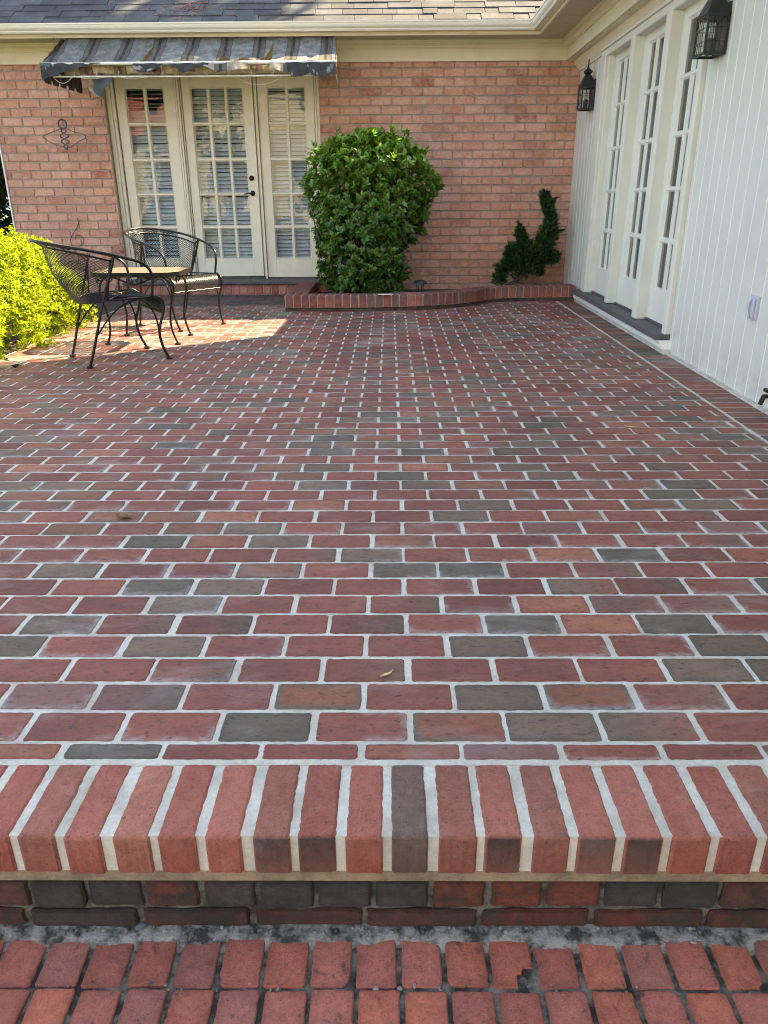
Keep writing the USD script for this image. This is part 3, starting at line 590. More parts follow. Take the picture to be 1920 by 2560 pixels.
GLZ = [(1.729, 2.036), (1.387, 1.693), (1.042, 1.349), (0.709, 1.010), (0.366, 0.670)]
def french_door(fn, u0, u1, z0, z1, gu, d, m, label=None):
    """Stiles and rails are the door; muntins, beads and every pane are its pieces."""
    t = 0.042; a, b = gu[0][0], gu[-1][1]
    mb = MB()
    mb.add(cbox(u0, a - .012, d - t, d, z0, z1, .003), fn=fn); mb.add(cbox(b + .012, u1, d - t, d, z0, z1, .003), fn=fn)
    mb.add(cbox(a - .012, b + .012, d - t, d, GLZ[0][1] + .012, z1, .001), fn=fn); mb.add(cbox(a - .012, b + .012, d - t, d, z0, GLZ[-1][0] - .012, .001), fn=fn)
    dr = mb.build('french_door', m, house, label=label)
    for k in range(len(gu) - 1):
        mm = MB(); mm.add(sweep2([(gu[k][1] - .002, d - .022), (gu[k][1] + .010, d - .004), (gu[k + 1][0] - .010, d - .004), (gu[k + 1][0] + .002, d - .022)], lambda p, q: [p, q, GLZ[-1][0] - .012], lambda p, q: [p, q, GLZ[0][1] + .012]), fn=fn)
        mm.build('muntin', m, dr)
    for k in range(4):
        mm = MB(); mm.add(sweep2([(GLZ[k][0] + .002, d - .023), (GLZ[k][0] - .010, d - .005), (GLZ[k + 1][1] + .010, d - .005), (GLZ[k + 1][1] - .002, d - .023)], lambda p, q: [a - .012, q, p], lambda p, q: [b + .012, q, p]), fn=fn)
        mm.build('muntin', m, dr)
    mm = MB()                                                       # sloped bead round the whole glazed field
    for (p0, p1, q0, q1) in ((a - .013, a + .002, d - .002, d - .024),):
        za, zb_ = GLZ[-1][0], GLZ[0][1]
        mm.add(sweep2([(a - .013, d - .001), (a + .002, d - .023), (a - .013, d - .023)], lambda p, q: [p, q, za - .012], lambda p, q: [p, q, zb_ + .012]), fn=fn)
        mm.add(sweep2([(b + .013, d - .001), (b - .002, d - .023), (b + .013, d - .023)], lambda p, q: [p, q, za - .012], lambda p, q: [p, q, zb_ + .012]), fn=fn)
        mm.add(sweep2([(za - .013, d - .001), (za + .002, d - .023), (za - .013, d - .023)], lambda p, q: [a - .012, q, p], lambda p, q: [b + .012, q, p]), fn=fn)
        mm.add(sweep2([(zb_ + .013, d - .001), (zb_ - .002, d - .023), (zb_ + .013, d - .023)], lambda p, q: [a - .012, q, p], lambda p, q: [b + .012, q, p]), fn=fn)
    mm.build('glazing_bead', m, dr)
    for (ga, gb) in gu:
        for (za, zb_) in GLZ:
            tilt = rng.normal(0, .0006, 2)
            P = np.array([[ga - .004, d - .020 + tilt[0], za - .004], [gb + .004, d - .020 - tilt[0], za - .004], [gb + .004, d - .020 - tilt[1], zb_ + .004], [ga - .004, d - .020 + tilt[1], zb_ + .004]])
            MB().add((P, np.array([[0, 1, 2], [0, 2, 3]])), fn=fn).build('pane', M['glass'], dr)
    return dr
DD = -0.10
french_door(BACK, -2.852, -2.238, 0.165, 2.16, [(-2.743, -2.569), (-2.529, -2.361)], DD, M['door'], 'left narrow french door with ten panes')
mid = french_door(BACK, -2.163, -1.426, 0.170, 2.16, [(-2.063, -1.909), (-1.870, -1.723), (-1.687, -1.540)], DD - .004, M['door'], 'middle french door with fifteen panes and a lever handle')
french_door(BACK, -1.376, -0.79, 0.142, 2.16, [(-1.264, -1.089), (-1.053, -0.889)], DD, M['door'], 'right narrow french door with ten panes')
mb = MB()
mb.add((lambda vf: (np.stack([vf[0][:, 0] - 1.4935, DD + vf[0][:, 2], vf[0][:, 1] + 1.0315], -1), vf[1]))(lathe([(0, .012), (.018, .012), (.026, .006), (.028, 0), (.028, -.004)], 18)), fn=BACK)
mb.add(tube(spline([(-1.4935, DD, 1.0315), (-1.4935, DD + .045, 1.0315), (-1.515, DD + .052, 1.033), (-1.545, DD + .05, 1.031), (-1.565, DD + .046, 1.024), (-1.575, DD + .042, 1.028)], 18), np.linspace(.0095, .006, 18), 8), fn=BACK)
mb.build('lever_handle', M['bronze'], mid, smooth=40)
mb = MB(); mb.add((lambda vf: (np.stack([vf[0][:, 0] - 1.4935, DD + vf[0][:, 2], vf[0][:, 1] + 1.182], -1), vf[1]))(lathe([(0, .016), (.012, .016), (.022, .012), (.027, .004), (.028, -.004)], 18)), fn=BACK)
mb.add(cbox(-1.4965, -1.4905, DD + .014, DD + .03, 1.168, 1.196, .002), fn=BACK); mb.build('deadbolt', M['bronze'], mid, smooth=40)
mb = MB()
for a in ((-2.944, -2.895, -.13, -.062, .112, 2.26), (-2.895, -2.862, -.14, -.078, .145, 2.26), (-2.232, -2.212, -.14, -.085, .145, 2.19), (-2.206, -2.186, -.14, -.076, .145, 2.19), (-2.180, -2.169, -.14, -.09, .145, 2.19),
          (-1.420, -1.398, -.15, -.125, .145, 2.19), (-1.396, -1.381, -.14, -.072, .118, 2.19), (-0.785, -0.762, -.14, -.085, .145, 2.2), (-0.758, -0.724, -.13, -.062, .112, 2.26), (-2.86, -0.78, -.14, -.08, 2.165, 2.26)): mb.add(cbox(*a, .004), fn=BACK)
mb.build('door_casing', M['door'], house)
mb = MB(); mb.add(cbox(-2.93, -0.62, -.15, 0.245, 0.113, 0.1435, .008), fn=BACK); mb.add(cbox(-2.86, -0.79, -.14, -.085, 0.1440, 0.160, .003), fn=BACK); mb.build('door_sill', M['sill'], house)
items = []; mb = MB(); mb.add(cbox(-3.05, -0.62, -.1, 0.212, -.1, 0.112, 0.0), fn=BACK); ris = mb.build('door_riser', M['wallmortar'], house)
x = -3.03
while x < -0.66:
    v, f, ring = brick(.074, .100, .05, nl=3, nw=3, jit=.0014, ch=.003)
    c0 = np.array([(0.40, 0.14, 0.10), (0.34, 0.10, 0.075), (0.45, 0.19, 0.14), (0.36, 0.15, 0.12)][rng.integers(4)]) * rng.uniform(.85, 1.1)
    v2 = BACK(np.c_[v[:, 0] + x + .043, v[:, 2] + .219, v[:, 1] + .058]); items.append((v2.mean(0), v2, f, np.broadcast_to(c0, v2.shape) * np.where(ring[:, None] > .5, 1, .8))); x += .0862
place_bricks(items, ris, M['planterbrick'])

# wing: boards, door unit, sill
mb = MB(); 
for a in ((-8.85, -7.70, -.12, -.021, GZ, 2.30), (-5.20, 4.0, -.12, -.021, GZ, 2.30), (-7.70, -5.20, -.12, -.021, 2.15, 2.30), (-7.70, -5.20, -.12, -.021, GZ, .03)): mb.add(cbox(*a, 0.0), fn=WING)
bw = mb.build('board_wall', M['white'], house)
gr = [8.83, 8.769, 8.639, 8.500, 8.358, 8.226, 8.098, 7.985, 7.86, 7.80]
gr2 = [5.145, 5.096, 4.960, 4.829, 4.703, 4.574, 4.441, 4.310, 4.178, 4.041, 3.906] + [3.906 - .132 * k for k in range(1, 16)]
for G_, zb0 in ((gr, 0.05), (gr2, 0.004)):
    for a, b in zip(G_[:-1], G_[1:]):
        g = 0.003; z0 = zb0 + rng.uniform(0, .006)
        P = [(-a + g, -.021), (-a + g, -.013), (-a + g + .009, 0.0), (-b - g - .009, 0.0), (-b - g, -.013), (-b - g, -.021)]
        ztop = 2.165
        MB().add(cbox(-b - .0034, -b + .0034, -.015, -.0012, z0 + .004, ztop - .01, .0012), fn=WING).build('seam', M['white_pure'], bw)
        MB().add(sweep2(P, lambda p, q: [p, q, z0], lambda p, q: [p, q, ztop]), fn=WING).build('board', M['white'], bw)
WD = -0.050
french_door(WING, -7.565, -6.80, 0.125, 2.13, [(-7.44, -7.285), (-7.245, -7.09)], WD, M['wdoor'], 'far narrow french door of the white wing')
french_door(WING, -6.71, -5.95, 0.125, 2.13, [(-6.577, -6.432), (-6.392, -6.247), (-6.207, -6.062)], WD, M['wdoor'], 'middle french door of the white wing')
french_door(WING, -5.845, -5.22, 0.125, 2.13, [(-5.755, -5.594), (-5.550, -5.389)], WD, M['wdoor'], 'near narrow french door of the white wing')
mb = MB()
for a in ((-7.80, -7.76, -.1, .022, .12, 2.20), (-7.757, -7.60, -.1, .030, .115, 2.14), (-7.597, -7.567, -.1, .004, .12, 2.13), (-6.803, -6.706, -.1, .032, .128, 2.115), (-5.948, -5.842, -.1, .034, .122, 2.115),
          (-5.255, -5.225, -.1, .004, .12, 2.13), (-5.222, -5.15, -.1, .032, .095, 2.14), (-7.76, -5.15, -.1, .026, 2.112, 2.165), (-7.80, -5.12, -.1, .040, 2.168, 2.236)): mb.add(cbox(*a, .005), fn=WING)
mb.build('door_casing', M['wdoor'], house, label='white door casing with two deep posts')
mb = MB(); v, f = cbox(-7.83, -5.13, -.10, .105, .088, .122, .006); mb.add((v, f), fn=WING)
mb.add(cbox(-7.6, -5.23, -.10, -.035, .1225, .138, .004), fn=WING); mb.build('door_sill', M['sill'], house, label='worn dark sill of the wing doors')
mb = MB(); mb.add(sweep2([(-.02, .03), (.062, .03), (.072, .045), (.072, .07), (.086, .087), (-.02, .087)], lambda p, z: [-7.86, p, z], lambda p, z: [-5.10, p, z]), fn=WING); mb.build('sill_apron', M['white_pure'], house)
mb = MB(); v, f = cbox(-7.9, -5.07, -.02, .05, -.05, .0295, .006); mb.add((v, f), fn=WING); mb.build('sill_footing', M['mortar'], house)
mb = MB(); v, f = grid_slab(1.9, 5.06, -.01, .03, 0.010, .012, .012, -.02); mb.add((np.c_[-v[:, 0], v[:, 1], v[:, 2]], f[:, ::-1]), fn=WING); mb.build('base_mortar', M['mortar'], house)

# blinds and curtains behind the glass (each hangs by itself)
for (a, b, lab) in ((-2.80, -2.29, 'white slatted blind behind the left back door'), (-2.12, -1.48, 'white slatted blind behind the middle back door'), (-1.32, -0.84, 'white slatted blind behind the right back door')):
    bl = thing('window_blind', lab, 'blind', 'blinds behind the back doors')
    mb = MB(); mb.add(cbox(a, b, -.235, -.185, 2.06, 2.10, .004), fn=BACK); mb.build('head_rail', M['blind'], bl)
    z = 2.035; al = math.radians(rng.uniform(43, 46))
    while z > 0.30:
        vv, ff = cbox(a, b, -.025, .025, -.0014, .0014, 0.0)
        tl = al + rng.normal(0, .03) - (0.55 if (z > 1.86 and a < -2.5) else 0)
        w = np.c_[vv[:, 0], vv[:, 1] * math.cos(tl) - vv[:, 2] * math.sin(tl) - .21, -vv[:, 1] * math.sin(tl) + vv[:, 2] * math.cos(tl) + z + vv[:, 0] * rng.normal(0, .0012)]
        MB().add((w, ff), fn=BACK).build('slat', M['blind'], bl); z -= 0.0405
    mb = MB()
    for q in (0.18, 0.5, 0.82): mb.add(tube([(a + (b - a) * q, -.182, .3), (a + (b - a) * q, -.182, 2.06)], .0012, 4), fn=BACK)
    mb.build('ladder_cord', M['blind'], bl)
for (a, b, lab) in ((-8.25, -7.27, 'grey pleated curtain behind the far wing door'), (-7.25, -6.42, 'grey pleated curtain behind the middle wing door'), (-6.40, -5.24, 'grey pleated curtain behind the near wing door')):
    n = 240; u = np.linspace(a, b, n); d = -.145 + .012 * np.sin((u - a) * 2 * np.pi / .05 + np.sin(u * 9)); v = np.vstack([np.c_[u, d, np.full(n, .16)], np.c_[u, d, np.full(n, 2.1)]])
    i = np.arange(n - 1); f = np.vstack([np.c_[i, i + 1, n + i + 1], np.c_[i, n + i + 1, n + i]])
    MB().add((v, f), fn=WING).build('curtain', M['curtain'], None, label=lab, cat='curtain', smooth=True)

# ------------------------------------------------------------------ planter
planter = thing('brick_planter', 'low curved brick planter against the pink brick wall', 'planter')
from scipy.interpolate import CubicSpline
PF = np.array([(-0.985, 7.215), (-0.62, 7.195), (-0.284, 7.195), (0.091, 7.238), (0.472, 7.345), (0.72, 7.49), (0.90, 7.66), (1.05, 7.80), (1.20, 7.868), (1.40, 7.885), (1.65, 7.895), (1.885, 7.905)])
dd = np.r_[0, np.cumsum(np.linalg.norm(np.diff(PF, axis=0), axis=1))]; CS = CubicSpline(dd, PF)
PW, PZ = 0.19, 0.146
tt = np.arange(0, dd[-1], 0.02); c_ = CS(tt); tg = CS(tt, 1); tg /= np.linalg.norm(tg, axis=1)[:, None]; nn = np.c_[-tg[:, 1], tg[:, 0]]
outer = c_ + nn * 0.006; inner = c_ + nn * (PW - .006)
def ribbon_wall(o, i, z0, z1):
    n = len(o); v = np.vstack([np.c_[o, np.full(n, z0)], np.c_[o, np.full(n, z1)], np.c_[i, np.full(n, z1)], np.c_[i, np.full(n, z0)]]); f = []
    for k in range(n - 1):
        for q in range(3): f += [[q * n + k, q * n + k + 1, (q + 1) * n + k + 1], [q * n + k, (q + 1) * n + k + 1, (q + 1) * n + k]]
    f += [[0, n, 2 * n], [0, 2 * n, 3 * n], [n - 1, 3 * n - 1, 2 * n - 1], [n - 1, 4 * n - 1, 3 * n - 1]]
    return v, np.array(f)
mb = MB(); mb.add(ribbon_wall(outer, inner, .037, PZ - .004)); mb.build('mortar', M['wallmortar'], planter)
mb = MB(); mb.add(ribbon_wall(c_ + nn * .016, inner, -.05, .036)); mb.t = [np.broadcast_to(np.array((.10, .06, .05)), t_.shape) for t_ in mb.t]; mb.build('base_course', M['old'], planter, tint=True)
items = []; s = 0.004
def planter_brick(c, tx, z=PZ, W=0.066, L=PW, H=0.104):
    v, f, ring = brick(W, L, H, nl=3, nw=4, jit=.0016, ch=.006, corner=.005)
    c0 = np.array([(0.36, 0.12, 0.09), (0.30, 0.09, 0.07), (0.27, 0.11, 0.09), (0.40, 0.15, 0.11), (0.24, 0.12, 0.10)][rng.integers(5)]) * rng.uniform(.85, 1.1)
    w = v[:, 0:1] * np.r_[tx, 0] + v[:, 1:2] * np.r_[-tx[1], tx[0], 0] + v[:, 2:3] * np.array([0, 0, 1.0]) + np.r_[c, z + rng.normal(0, .0012)]
    tnt = np.broadcast_to(c0, w.shape) * np.where(ring[:, None] > .5, 1, .86)
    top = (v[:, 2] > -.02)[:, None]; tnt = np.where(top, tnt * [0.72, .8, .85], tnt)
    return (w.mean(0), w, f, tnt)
while s < dd[-1] - .05:
    p = CS(s + .037); tx = CS(s + .037, 1); tx /= np.linalg.norm(tx)
    items.append(planter_brick(p + np.array([-tx[1], tx[0]]) * PW / 2, tx)); s += .0765
y = 7.45                                                            # left side wall of the planter
while y < 8.48: items.append(planter_brick(np.array([-0.885, y]), np.array([0.0, 1.0]))); y += .0765
mb = MB(); mb.add(cbox(-0.978, -0.792, 7.40, 8.53, -.05, PZ - .004, 0.0)); mb.add(cbox(1.60, 1.89, 8.05, 8.74, -.05, .10, 0)); mb.build('mortar', M['wallmortar'], planter)
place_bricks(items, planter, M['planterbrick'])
P = np.vstack([inner + nn * -.01, [[1.93, 8.75], [-0.80, 8.75]]]); pv, pf = trimesh.creation.triangulate_polygon(__import__('shapely.geometry', fromlist=['Polygon']).Polygon(P).buffer(0), engine='earcut')
mb = MB(); mb.add((np.c_[pv, 0.018 + .02 * meshkit.noise(np.c_[pv * 7, pv[:, 0] * 0], 2)], pf)); mb.build('soil', M['soil'], planter)
mb = MB(); v, f = cbox(-.06, .075, -.018, .022, 0, .004, .001); mb.add((v + [-.055, 7.205, PZ + .006], f)); mb.build('tag_card', M['white_pure'], None, label='small white card lying on the planter rim', cat='card')

# ------------------------------------------------------------------ iron chairs and table
def strands(S, nu, nv, r=0.0011):
    """Expanded metal over the surface S(u, v), u and v in 0..1: diamond lattice of three-sided strands."""
    iu, iv = np.meshgrid(np.arange(nu), np.arange(nv), indexing='ij'); iu, iv = iu.ravel(), iv.ravel()
    A = []; B = []
    for (a0, b0, a1, b1) in ((0, .5, .5, 0), (.5, 0, 1, .5), (0, .5, .5, 1), (.5, 1, 1, .5)):
        A.append(np.c_[iu + a0, iv + b0]); B.append(np.c_[iu + a1, iv + b1])
    A = np.vstack(A) / [nu, nv]; B = np.vstack(B) / [nu, nv]
    PA, PB = S(A[:, 0], A[:, 1]), S(B[:, 0], B[:, 1])
    d = PB - PA; d /= np.linalg.norm(d, axis=1, keepdims=True) + 1e-12
    x = np.cross(d, [0.31, 0.22, 0.93]); x /= np.linalg.norm(x, axis=1, keepdims=True) + 1e-12; y = np.cross(d, x)
    ring = [r * (math.cos(q) * x + math.sin(q) * y) for q in (0, 2.1, 4.2)]
    n = len(PA); v = np.stack([PA + ring[0], PA + ring[1], PA + ring[2], PB + ring[0], PB + ring[1], PB + ring[2]], 1).reshape(-1, 3)
    k = np.arange(n)[:, None] * 6; f = np.vstack([k + np.array(t) for t in ([0, 1, 4], [0, 4, 3], [1, 2, 5], [1, 5, 4], [2, 0, 3], [2, 3, 5])])
    return v, f
def polyfn(pts):
    p = np.asarray(pts, float); d = np.r_[0, np.cumsum(np.linalg.norm(np.diff(p, axis=0), axis=1))]; cs = CubicSpline(d / d[-1], p)
    return cs
def mirror(p): p = np.array(p, float); p[..., 1] *= -1; return p
RIMH = [(0.185, .250, .405), (.198, .258, .50), (.188, .266, .565), (.15, .274, .605), (.07, .284, .637), (-.03, .290, .665), (-.17, .282, .697), (-.30, .232, .724), (-.395, .130, .744), (-.43, 0, .752)]
INH = [(-.05, .266, .632), (-.16, .252, .664), (-.27, .202, .692), (-.345, .110, .710), (-.372, 0, .717)]
BOT = [(-.085, .226, .400), (-.15, .198, .388), (-.198, .112, .376), (-.215, 0, .370)]
RIM = np.vstack([RIMH, mirror(RIMH)[::-1][1:]]); INN = np.vstack([INH, mirror(INH)[::-1][1:]]); BO = np.vstack([BOT, mirror(BOT)[::-1][1:]])
cR, cI, cB = polyfn(RIM), polyfn(INN), polyfn(BO)
def back_surf(u, v):
    a, b = cI(u), cB(u); w = v[:, None]; m = a * (1 - w) + b * w
    m[:, 0] -= 0.028 * np.sin(np.pi * v) * (1 - (2 * u - 1) ** 2); m[:, 2] -= 0.02 * np.sin(np.pi * v); return m
def seat_surf(u, v):                                                # u across, v from the back of the seat over the front roll
    yv = 2 * u - 1; rear = cB(u); L = 0.185
    out = np.zeros((len(u), 3)); a = np.clip(v / 0.78, 0, 1)[:, None]
    front = np.c_[np.full(len(u), L), yv * 0.245, np.full(len(u), 0.402)]
    flat = rear * (1 - a) + front * a; flat[:, 2] -= 0.014 * np.sin(np.pi * a[:, 0]) * (1 - yv ** 2)
    q = np.clip((v - 0.78) / 0.22, 0, 1); ang = np.minimum(q / 0.62, 1) * np.pi / 2; dn = np.clip((q - .62) / .38, 0, 1) * 0.045
    roll = np.c_[L + 0.062 * np.sin(ang), yv * 0.245, 0.402 - 0.062 * (1 - np.cos(ang)) - dn]
    out[:] = np.where((v <= 0.78)[:, None], flat, roll); return out
def make_chair(label, loc, rotz):
    t = thing('iron_chair', label, 'chair', 'wrought iron patio chairs', loc=loc, rotz=rotz)
    m = M['iron']
    MB().add(strands(seat_surf, 27, 36, .0022)).build('seat', m, t)
    MB().add(strands(back_surf, 34, 20, .0018)).build('backrest', m, t)
    MB().add(tube(cR(np.linspace(0, 1, 70)), .0088, 8)).build('arm_rail', m, t, smooth=True)
    mb = MB(); mb.add(tube(cI(np.linspace(0, 1, 46)), .0065, 7))
    for s in (1, -1):
        q = np.array([[-.05, .266 * s, .632], [-.07, .248 * s, .52], [-.087, .228 * s, .402]]); mb.add(tube(spline(q, 8), .006, 6))
        mb.add(tube([(-.03, .288 * s, .660), (-.05, .266 * s, .632)], .006, 6))
        e = [(-.087, .226 * s, .398), (0.0, .243 * s, .400), (.185, .249 * s, .403)]; mb.add(tube(spline(e, 10), .0065, 6))
    mb.add(tube(cB(np.linspace(0, 1, 30)), .005, 6)); mb.add(tube([(.247, -.246, .296), (.247, .246, .296)], .006, 6))
    mb.build('frame', m, t, smooth=True)
    for s in (1, -1):
        p = [(.178, .249 * s, .404), (.215, .25 * s, .402), (.247, .251 * s, .372), (.250, .251 * s, .318), (.222, .249 * s, .240), (.208, .246 * s, .185), (.213, .242 * s, .120), (.233, .236 * s, .055), (.255, .231 * s, .008)]
        mb = MB(); mb.add(tube(spline(p, 30), .0092, 8)); mb.add(lathe([(.0, .011), (.015, .011), (.022, .006), (.022, 0), (0, 0)], 12, (.257, .231 * s, 0)))
        mb.build('leg', m, t, smooth=50)
        p = [(-.03, .290 * s, .665), (-.075, .276 * s, .53), (-.122, .260 * s, .40), (-.19, .245 * s, .19), (-.252, .231 * s, .008)]
        mb = MB(); mb.add(tube(spline(p, 16), .0088, 8)); mb.add(lathe([(.0, .011), (.015, .011), (.022, .006), (.022, 0), (0, 0)], 12, (-.254, .231 * s, 0)))
        mb.build('leg', m, t, smooth=50)
        mb = MB(); mb.add(tube(spline([(.075, .238 * s, .392), (.135, .242 * s, .378), (.178, .245 * s, .32), (.200, .246 * s, .25), (.205, .246 * s, .185)], 16), .006, 6))
        mb.add(tube(spline([(-.196, .243 * s, .175), (-.12, .242 * s, .27), (-.02, .24 * s, .355), (.075, .238 * s, .392)], 18), .0055, 6))
        mb.build('brace', m, t, smooth=True)
    mb = MB()                                                       # scrolls and leaves between the two rims
    for q in np.linspace(.36, .64, 9):
        a, b = cR(q), cI((q - .5) * 1.75 + .5); mid_ = (a + b) / 2; tg_ = cR(q, 1); tg_ /= np.linalg.norm(tg_); w = (b - a)
        k = np.linspace(0, 1, 12); mb.add(tube(np.array([a + w * z + tg_ * .018 * math.sin(2 * np.pi * z) for z in k]), .0032, 5))
        for sgn in (1, -1):
            lf = np.array([mid_, mid_ + tg_ * sgn * .016 + w * .16 + [0, 0, .003], mid_ + tg_ * sgn * .034, mid_ + tg_ * sgn * .016 - w * .16 + [0, 0, .003]]); lf2 = lf + [0, 0, -.002]
            mb.add((np.vstack([lf, lf2]), np.array([[0, 1, 2], [0, 2, 3], [4, 6, 5], [4, 7, 6], [0, 4, 5], [0, 5, 1], [1, 5, 6], [1, 6, 2], [2, 6, 7], [2, 7, 3], [3, 7, 4], [3, 4, 0]])))
    mb.build('scroll_work', m, t)
    return t
ch1 = make_chair('black iron armchair in front, its mesh back against the bright hedge', (-1.813, 5.043, 0.004), 34.3)
dup(ch1, (-1.753, 6.435, 0.004), -35.5, 'black iron armchair behind the small table, facing the terrace', 'chair', 'wrought iron patio chairs')

tb = thing('iron_table', 'low black iron table with eight sided mesh top and scroll apron', 'table', loc=(-1.808, 5.72, 0.004))
HX, HY, CC, TZ = .315, .262, .085, .500
OCT = np.array([(-HX + CC, -HY), (HX - CC, -HY), (HX, -HY + CC), (HX, HY - CC), (HX - CC, HY), (-HX + CC, HY), (-HX, HY - CC), (-HX, -HY + CC)])
def oct_surf(u, v):
    x = (2 * u - 1) * (HX - .004); lim = np.where(np.abs(x) > HX - CC, HY - (np.abs(x) - (HX - CC)), HY) - .004; return np.c_[x, (2 * v - 1) * lim, np.full(len(u), TZ)]
M['dusty'] = paint('dusty_iron', (0.075, 0.055, 0.037), 0.6, 0.2, 18.0, dirt=(0.05, 0.04, 0.035), dirt_amt=0.5)
MB().add(strands(oct_surf, 46, 44, .0021)).build('table_top', M['dusty'], tb)
mb = MB(); a = np.vstack([OCT, OCT * .965]); n = 8; v = np.vstack([np.c_[OCT, np.full(8, TZ + .004)], np.c_[OCT, np.full(8, TZ - .026)], np.c_[OCT * .97, np.full(8, TZ - .026)], np.c_[OCT * .97, np.full(8, TZ + .004)]]); f = []
for r in range(4):
    for i in range(8): j = (i + 1) % 8; p, q = r * 8, ((r + 1) % 4) * 8; f += [[p + i, q + i, q + j], [p + i, q + j, p + j]]
mb.add((v, np.array(f))); mb.build('table_rim', M['iron'], tb)
FT = [(-.258, -.185), (.257, -.190), (.255, .198), (-.243, .196)]
for (fx, fy) in FT:
    sx, sy = np.sign(fx), np.sign(fy); p = [(sx * .16, sy * .20, .468), (sx * .215, sy * .20, .462), (sx * .250, sy * .20, .415), (sx * .252, sy * .199, .33), (sx * .228, sy * .196, .22), (sx * .222, sy * .194, .15), (sx * .236, fy, .06), (fx, fy, .008)]
    mb = MB(); mb.add(tube(spline(p, 28), .0082, 8)); mb.add(lathe([(.0, .011), (.015, .011), (.022, .006), (.022, 0), (0, 0)], 12, (fx, fy, 0))); mb.build('leg', M['iron'], tb, smooth=50)
for sy in (-1, 1):
    mb = MB(); mb.add(tube(spline([(-.16, .20 * sy, .468), (-.10, .2 * sy, .452), (0, .2 * sy, .418), (.10, .2 * sy, .452), (.16, .20 * sy, .468)], 20), .007, 7))
    for sx in (-1, 1):
        th = np.linspace(0, 1.55 * 2 * np.pi, 26); rr = .026 - .013 * th / th[-1]
        mb.add(tube(np.c_[sx * (.034 - rr * np.cos(th)), np.full(26, .2 * sy), .448 - rr * np.sin(th)], .0035, 5))
    mb.build('apron', M['iron'], tb, smooth=True)
for sx in (-1, 1):
    mb = MB(); mb.add(tube(spline([(.25 * sx, -.2, .45), (.25 * sx, -.1, .452), (.25 * sx, 0, .418), (.25 * sx, .1, .452), (.25 * sx, .2, .45)], 20), .006, 7))
    th = np.linspace(0, 1.6 * 2 * np.pi, 24); rr = .024 - .012 * th / th[-1]
    for sy in (-1, 1): mb.add(tube(np.c_[np.full(24, sx * .285), sy * (.15 - rr * np.cos(th)), .448 - rr * np.sin(th)], .0035, 5))
    mb.build('apron', M['iron'], tb, smooth=True)

# ------------------------------------------------------------------ foliage
def leaf_shape(L, W, fold=0.25, droop=0.15, fine=False):
    if fine:
        v = np.array([[0, 0, 0], [W * .42, L * .28, fold * W * .4], [W * .5, L * .6, fold * W * .5 - droop * L * .3], [0, L, -droop * L], [-W * .5, L * .6, fold * W * .5 - droop * L * .3], [-W * .42, L * .28, fold * W * .4], [0, L * .45, -droop * L * .12], [0, L * .75, -droop * L * .5]])
        f = np.array([[0, 1, 6], [1, 2, 6], [2, 7, 6], [2, 3, 7], [3, 4, 7], [4, 6, 7], [4, 5, 6], [5, 0, 6]])
    else:
        v = np.array([[0, 0, 0], [W * .5, L * .48, fold * W * .5], [0, L, -droop * L], [-W * .5, L * .48, fold * W * .5], [0, L * .5, -droop * L * .15]]); f = np.array([[0, 1, 4], [1, 2, 4], [2, 3, 4], [3, 0, 4]])
    return v, f
def place_leaves(base, dirs, ups, size, tints, shape, name, m, parent, limit=300, stuff_name='foliage'):
    """base, dirs, ups (n x 3), size (n): the nearest in view are leaves of their own, the rest one foliage part."""
    v0, f0 = shape; d = dirs / (np.linalg.norm(dirs, axis=1, keepdims=True) + 1e-9)
    x = np.cross(d, ups); x /= np.linalg.norm(x, axis=1, keepdims=True) + 1e-9; z = np.cross(x, d)
    V = base[:, None] + size[:, None, None] * (v0[None, :, :1] * x[:, None] + v0[None, :, 1:2] * d[:, None] + v0[None, :, 2:] * z[:, None])
    rel = base - EYEV; zz_ = rel @ FV; ok = (zz_ > .1) & (np.abs(rel @ RV) / zz_ < .515) & (np.abs(rel @ UV) / zz_ < .685)
    order = np.argsort(np.linalg.norm(rel, axis=1) + np.where(ok, 0, 50)); pick = order[:limit] if limit else []
    mask = np.ones(len(base), bool); mask[pick] = False
    T = np.broadcast_to(tints[:, None], V.shape)
    for k in pick: MB().add((V[k], f0), T[k]).build(name, m, parent, tint=True)
    idx = np.nonzero(mask)[0]; F = (f0[None] + (np.arange(len(idx)) * len(v0))[:, None, None]).reshape(-1, 3)
    MB().add((V[idx].reshape(-1, 3), F), T[idx].reshape(-1, 3)).build(stuff_name, m, parent, tint=True, kind='stuff')
def unit(n): v = rng.normal(size=(n, 3)); return v / np.linalg.norm(v, axis=1, keepdims=True)
def whorls(tips, out, per, lo, hi, spread, col, jit, smin=.7, smax=1.15):
    n = len(tips); k = np.repeat(np.arange(n), per); o = out[k]; m = len(k)
    r = unit(m); r -= o * (r * o).sum(1, keepdims=True); r /= np.linalg.norm(r, axis=1, keepdims=True)
    a = rng.uniform(lo, hi, m)[:, None]; d = o * np.cos(a) + r * np.sin(a); b = tips[k] - o * rng.uniform(0, spread, m)[:, None]
    g = rng.uniform(1 - jit, 1 + jit, (n, 1))[k] * rng.uniform(1 - jit * .6, 1 + jit * .6, (m, 1))
    hue = rng.uniform(.85, 1.2, (m, 1)); t = np.array(col)[None] * g; t[:, :1] *= hue
    return b, d, o + unit(m) * .35, rng.uniform(smin, smax, m), np.clip(t, .003, .6)

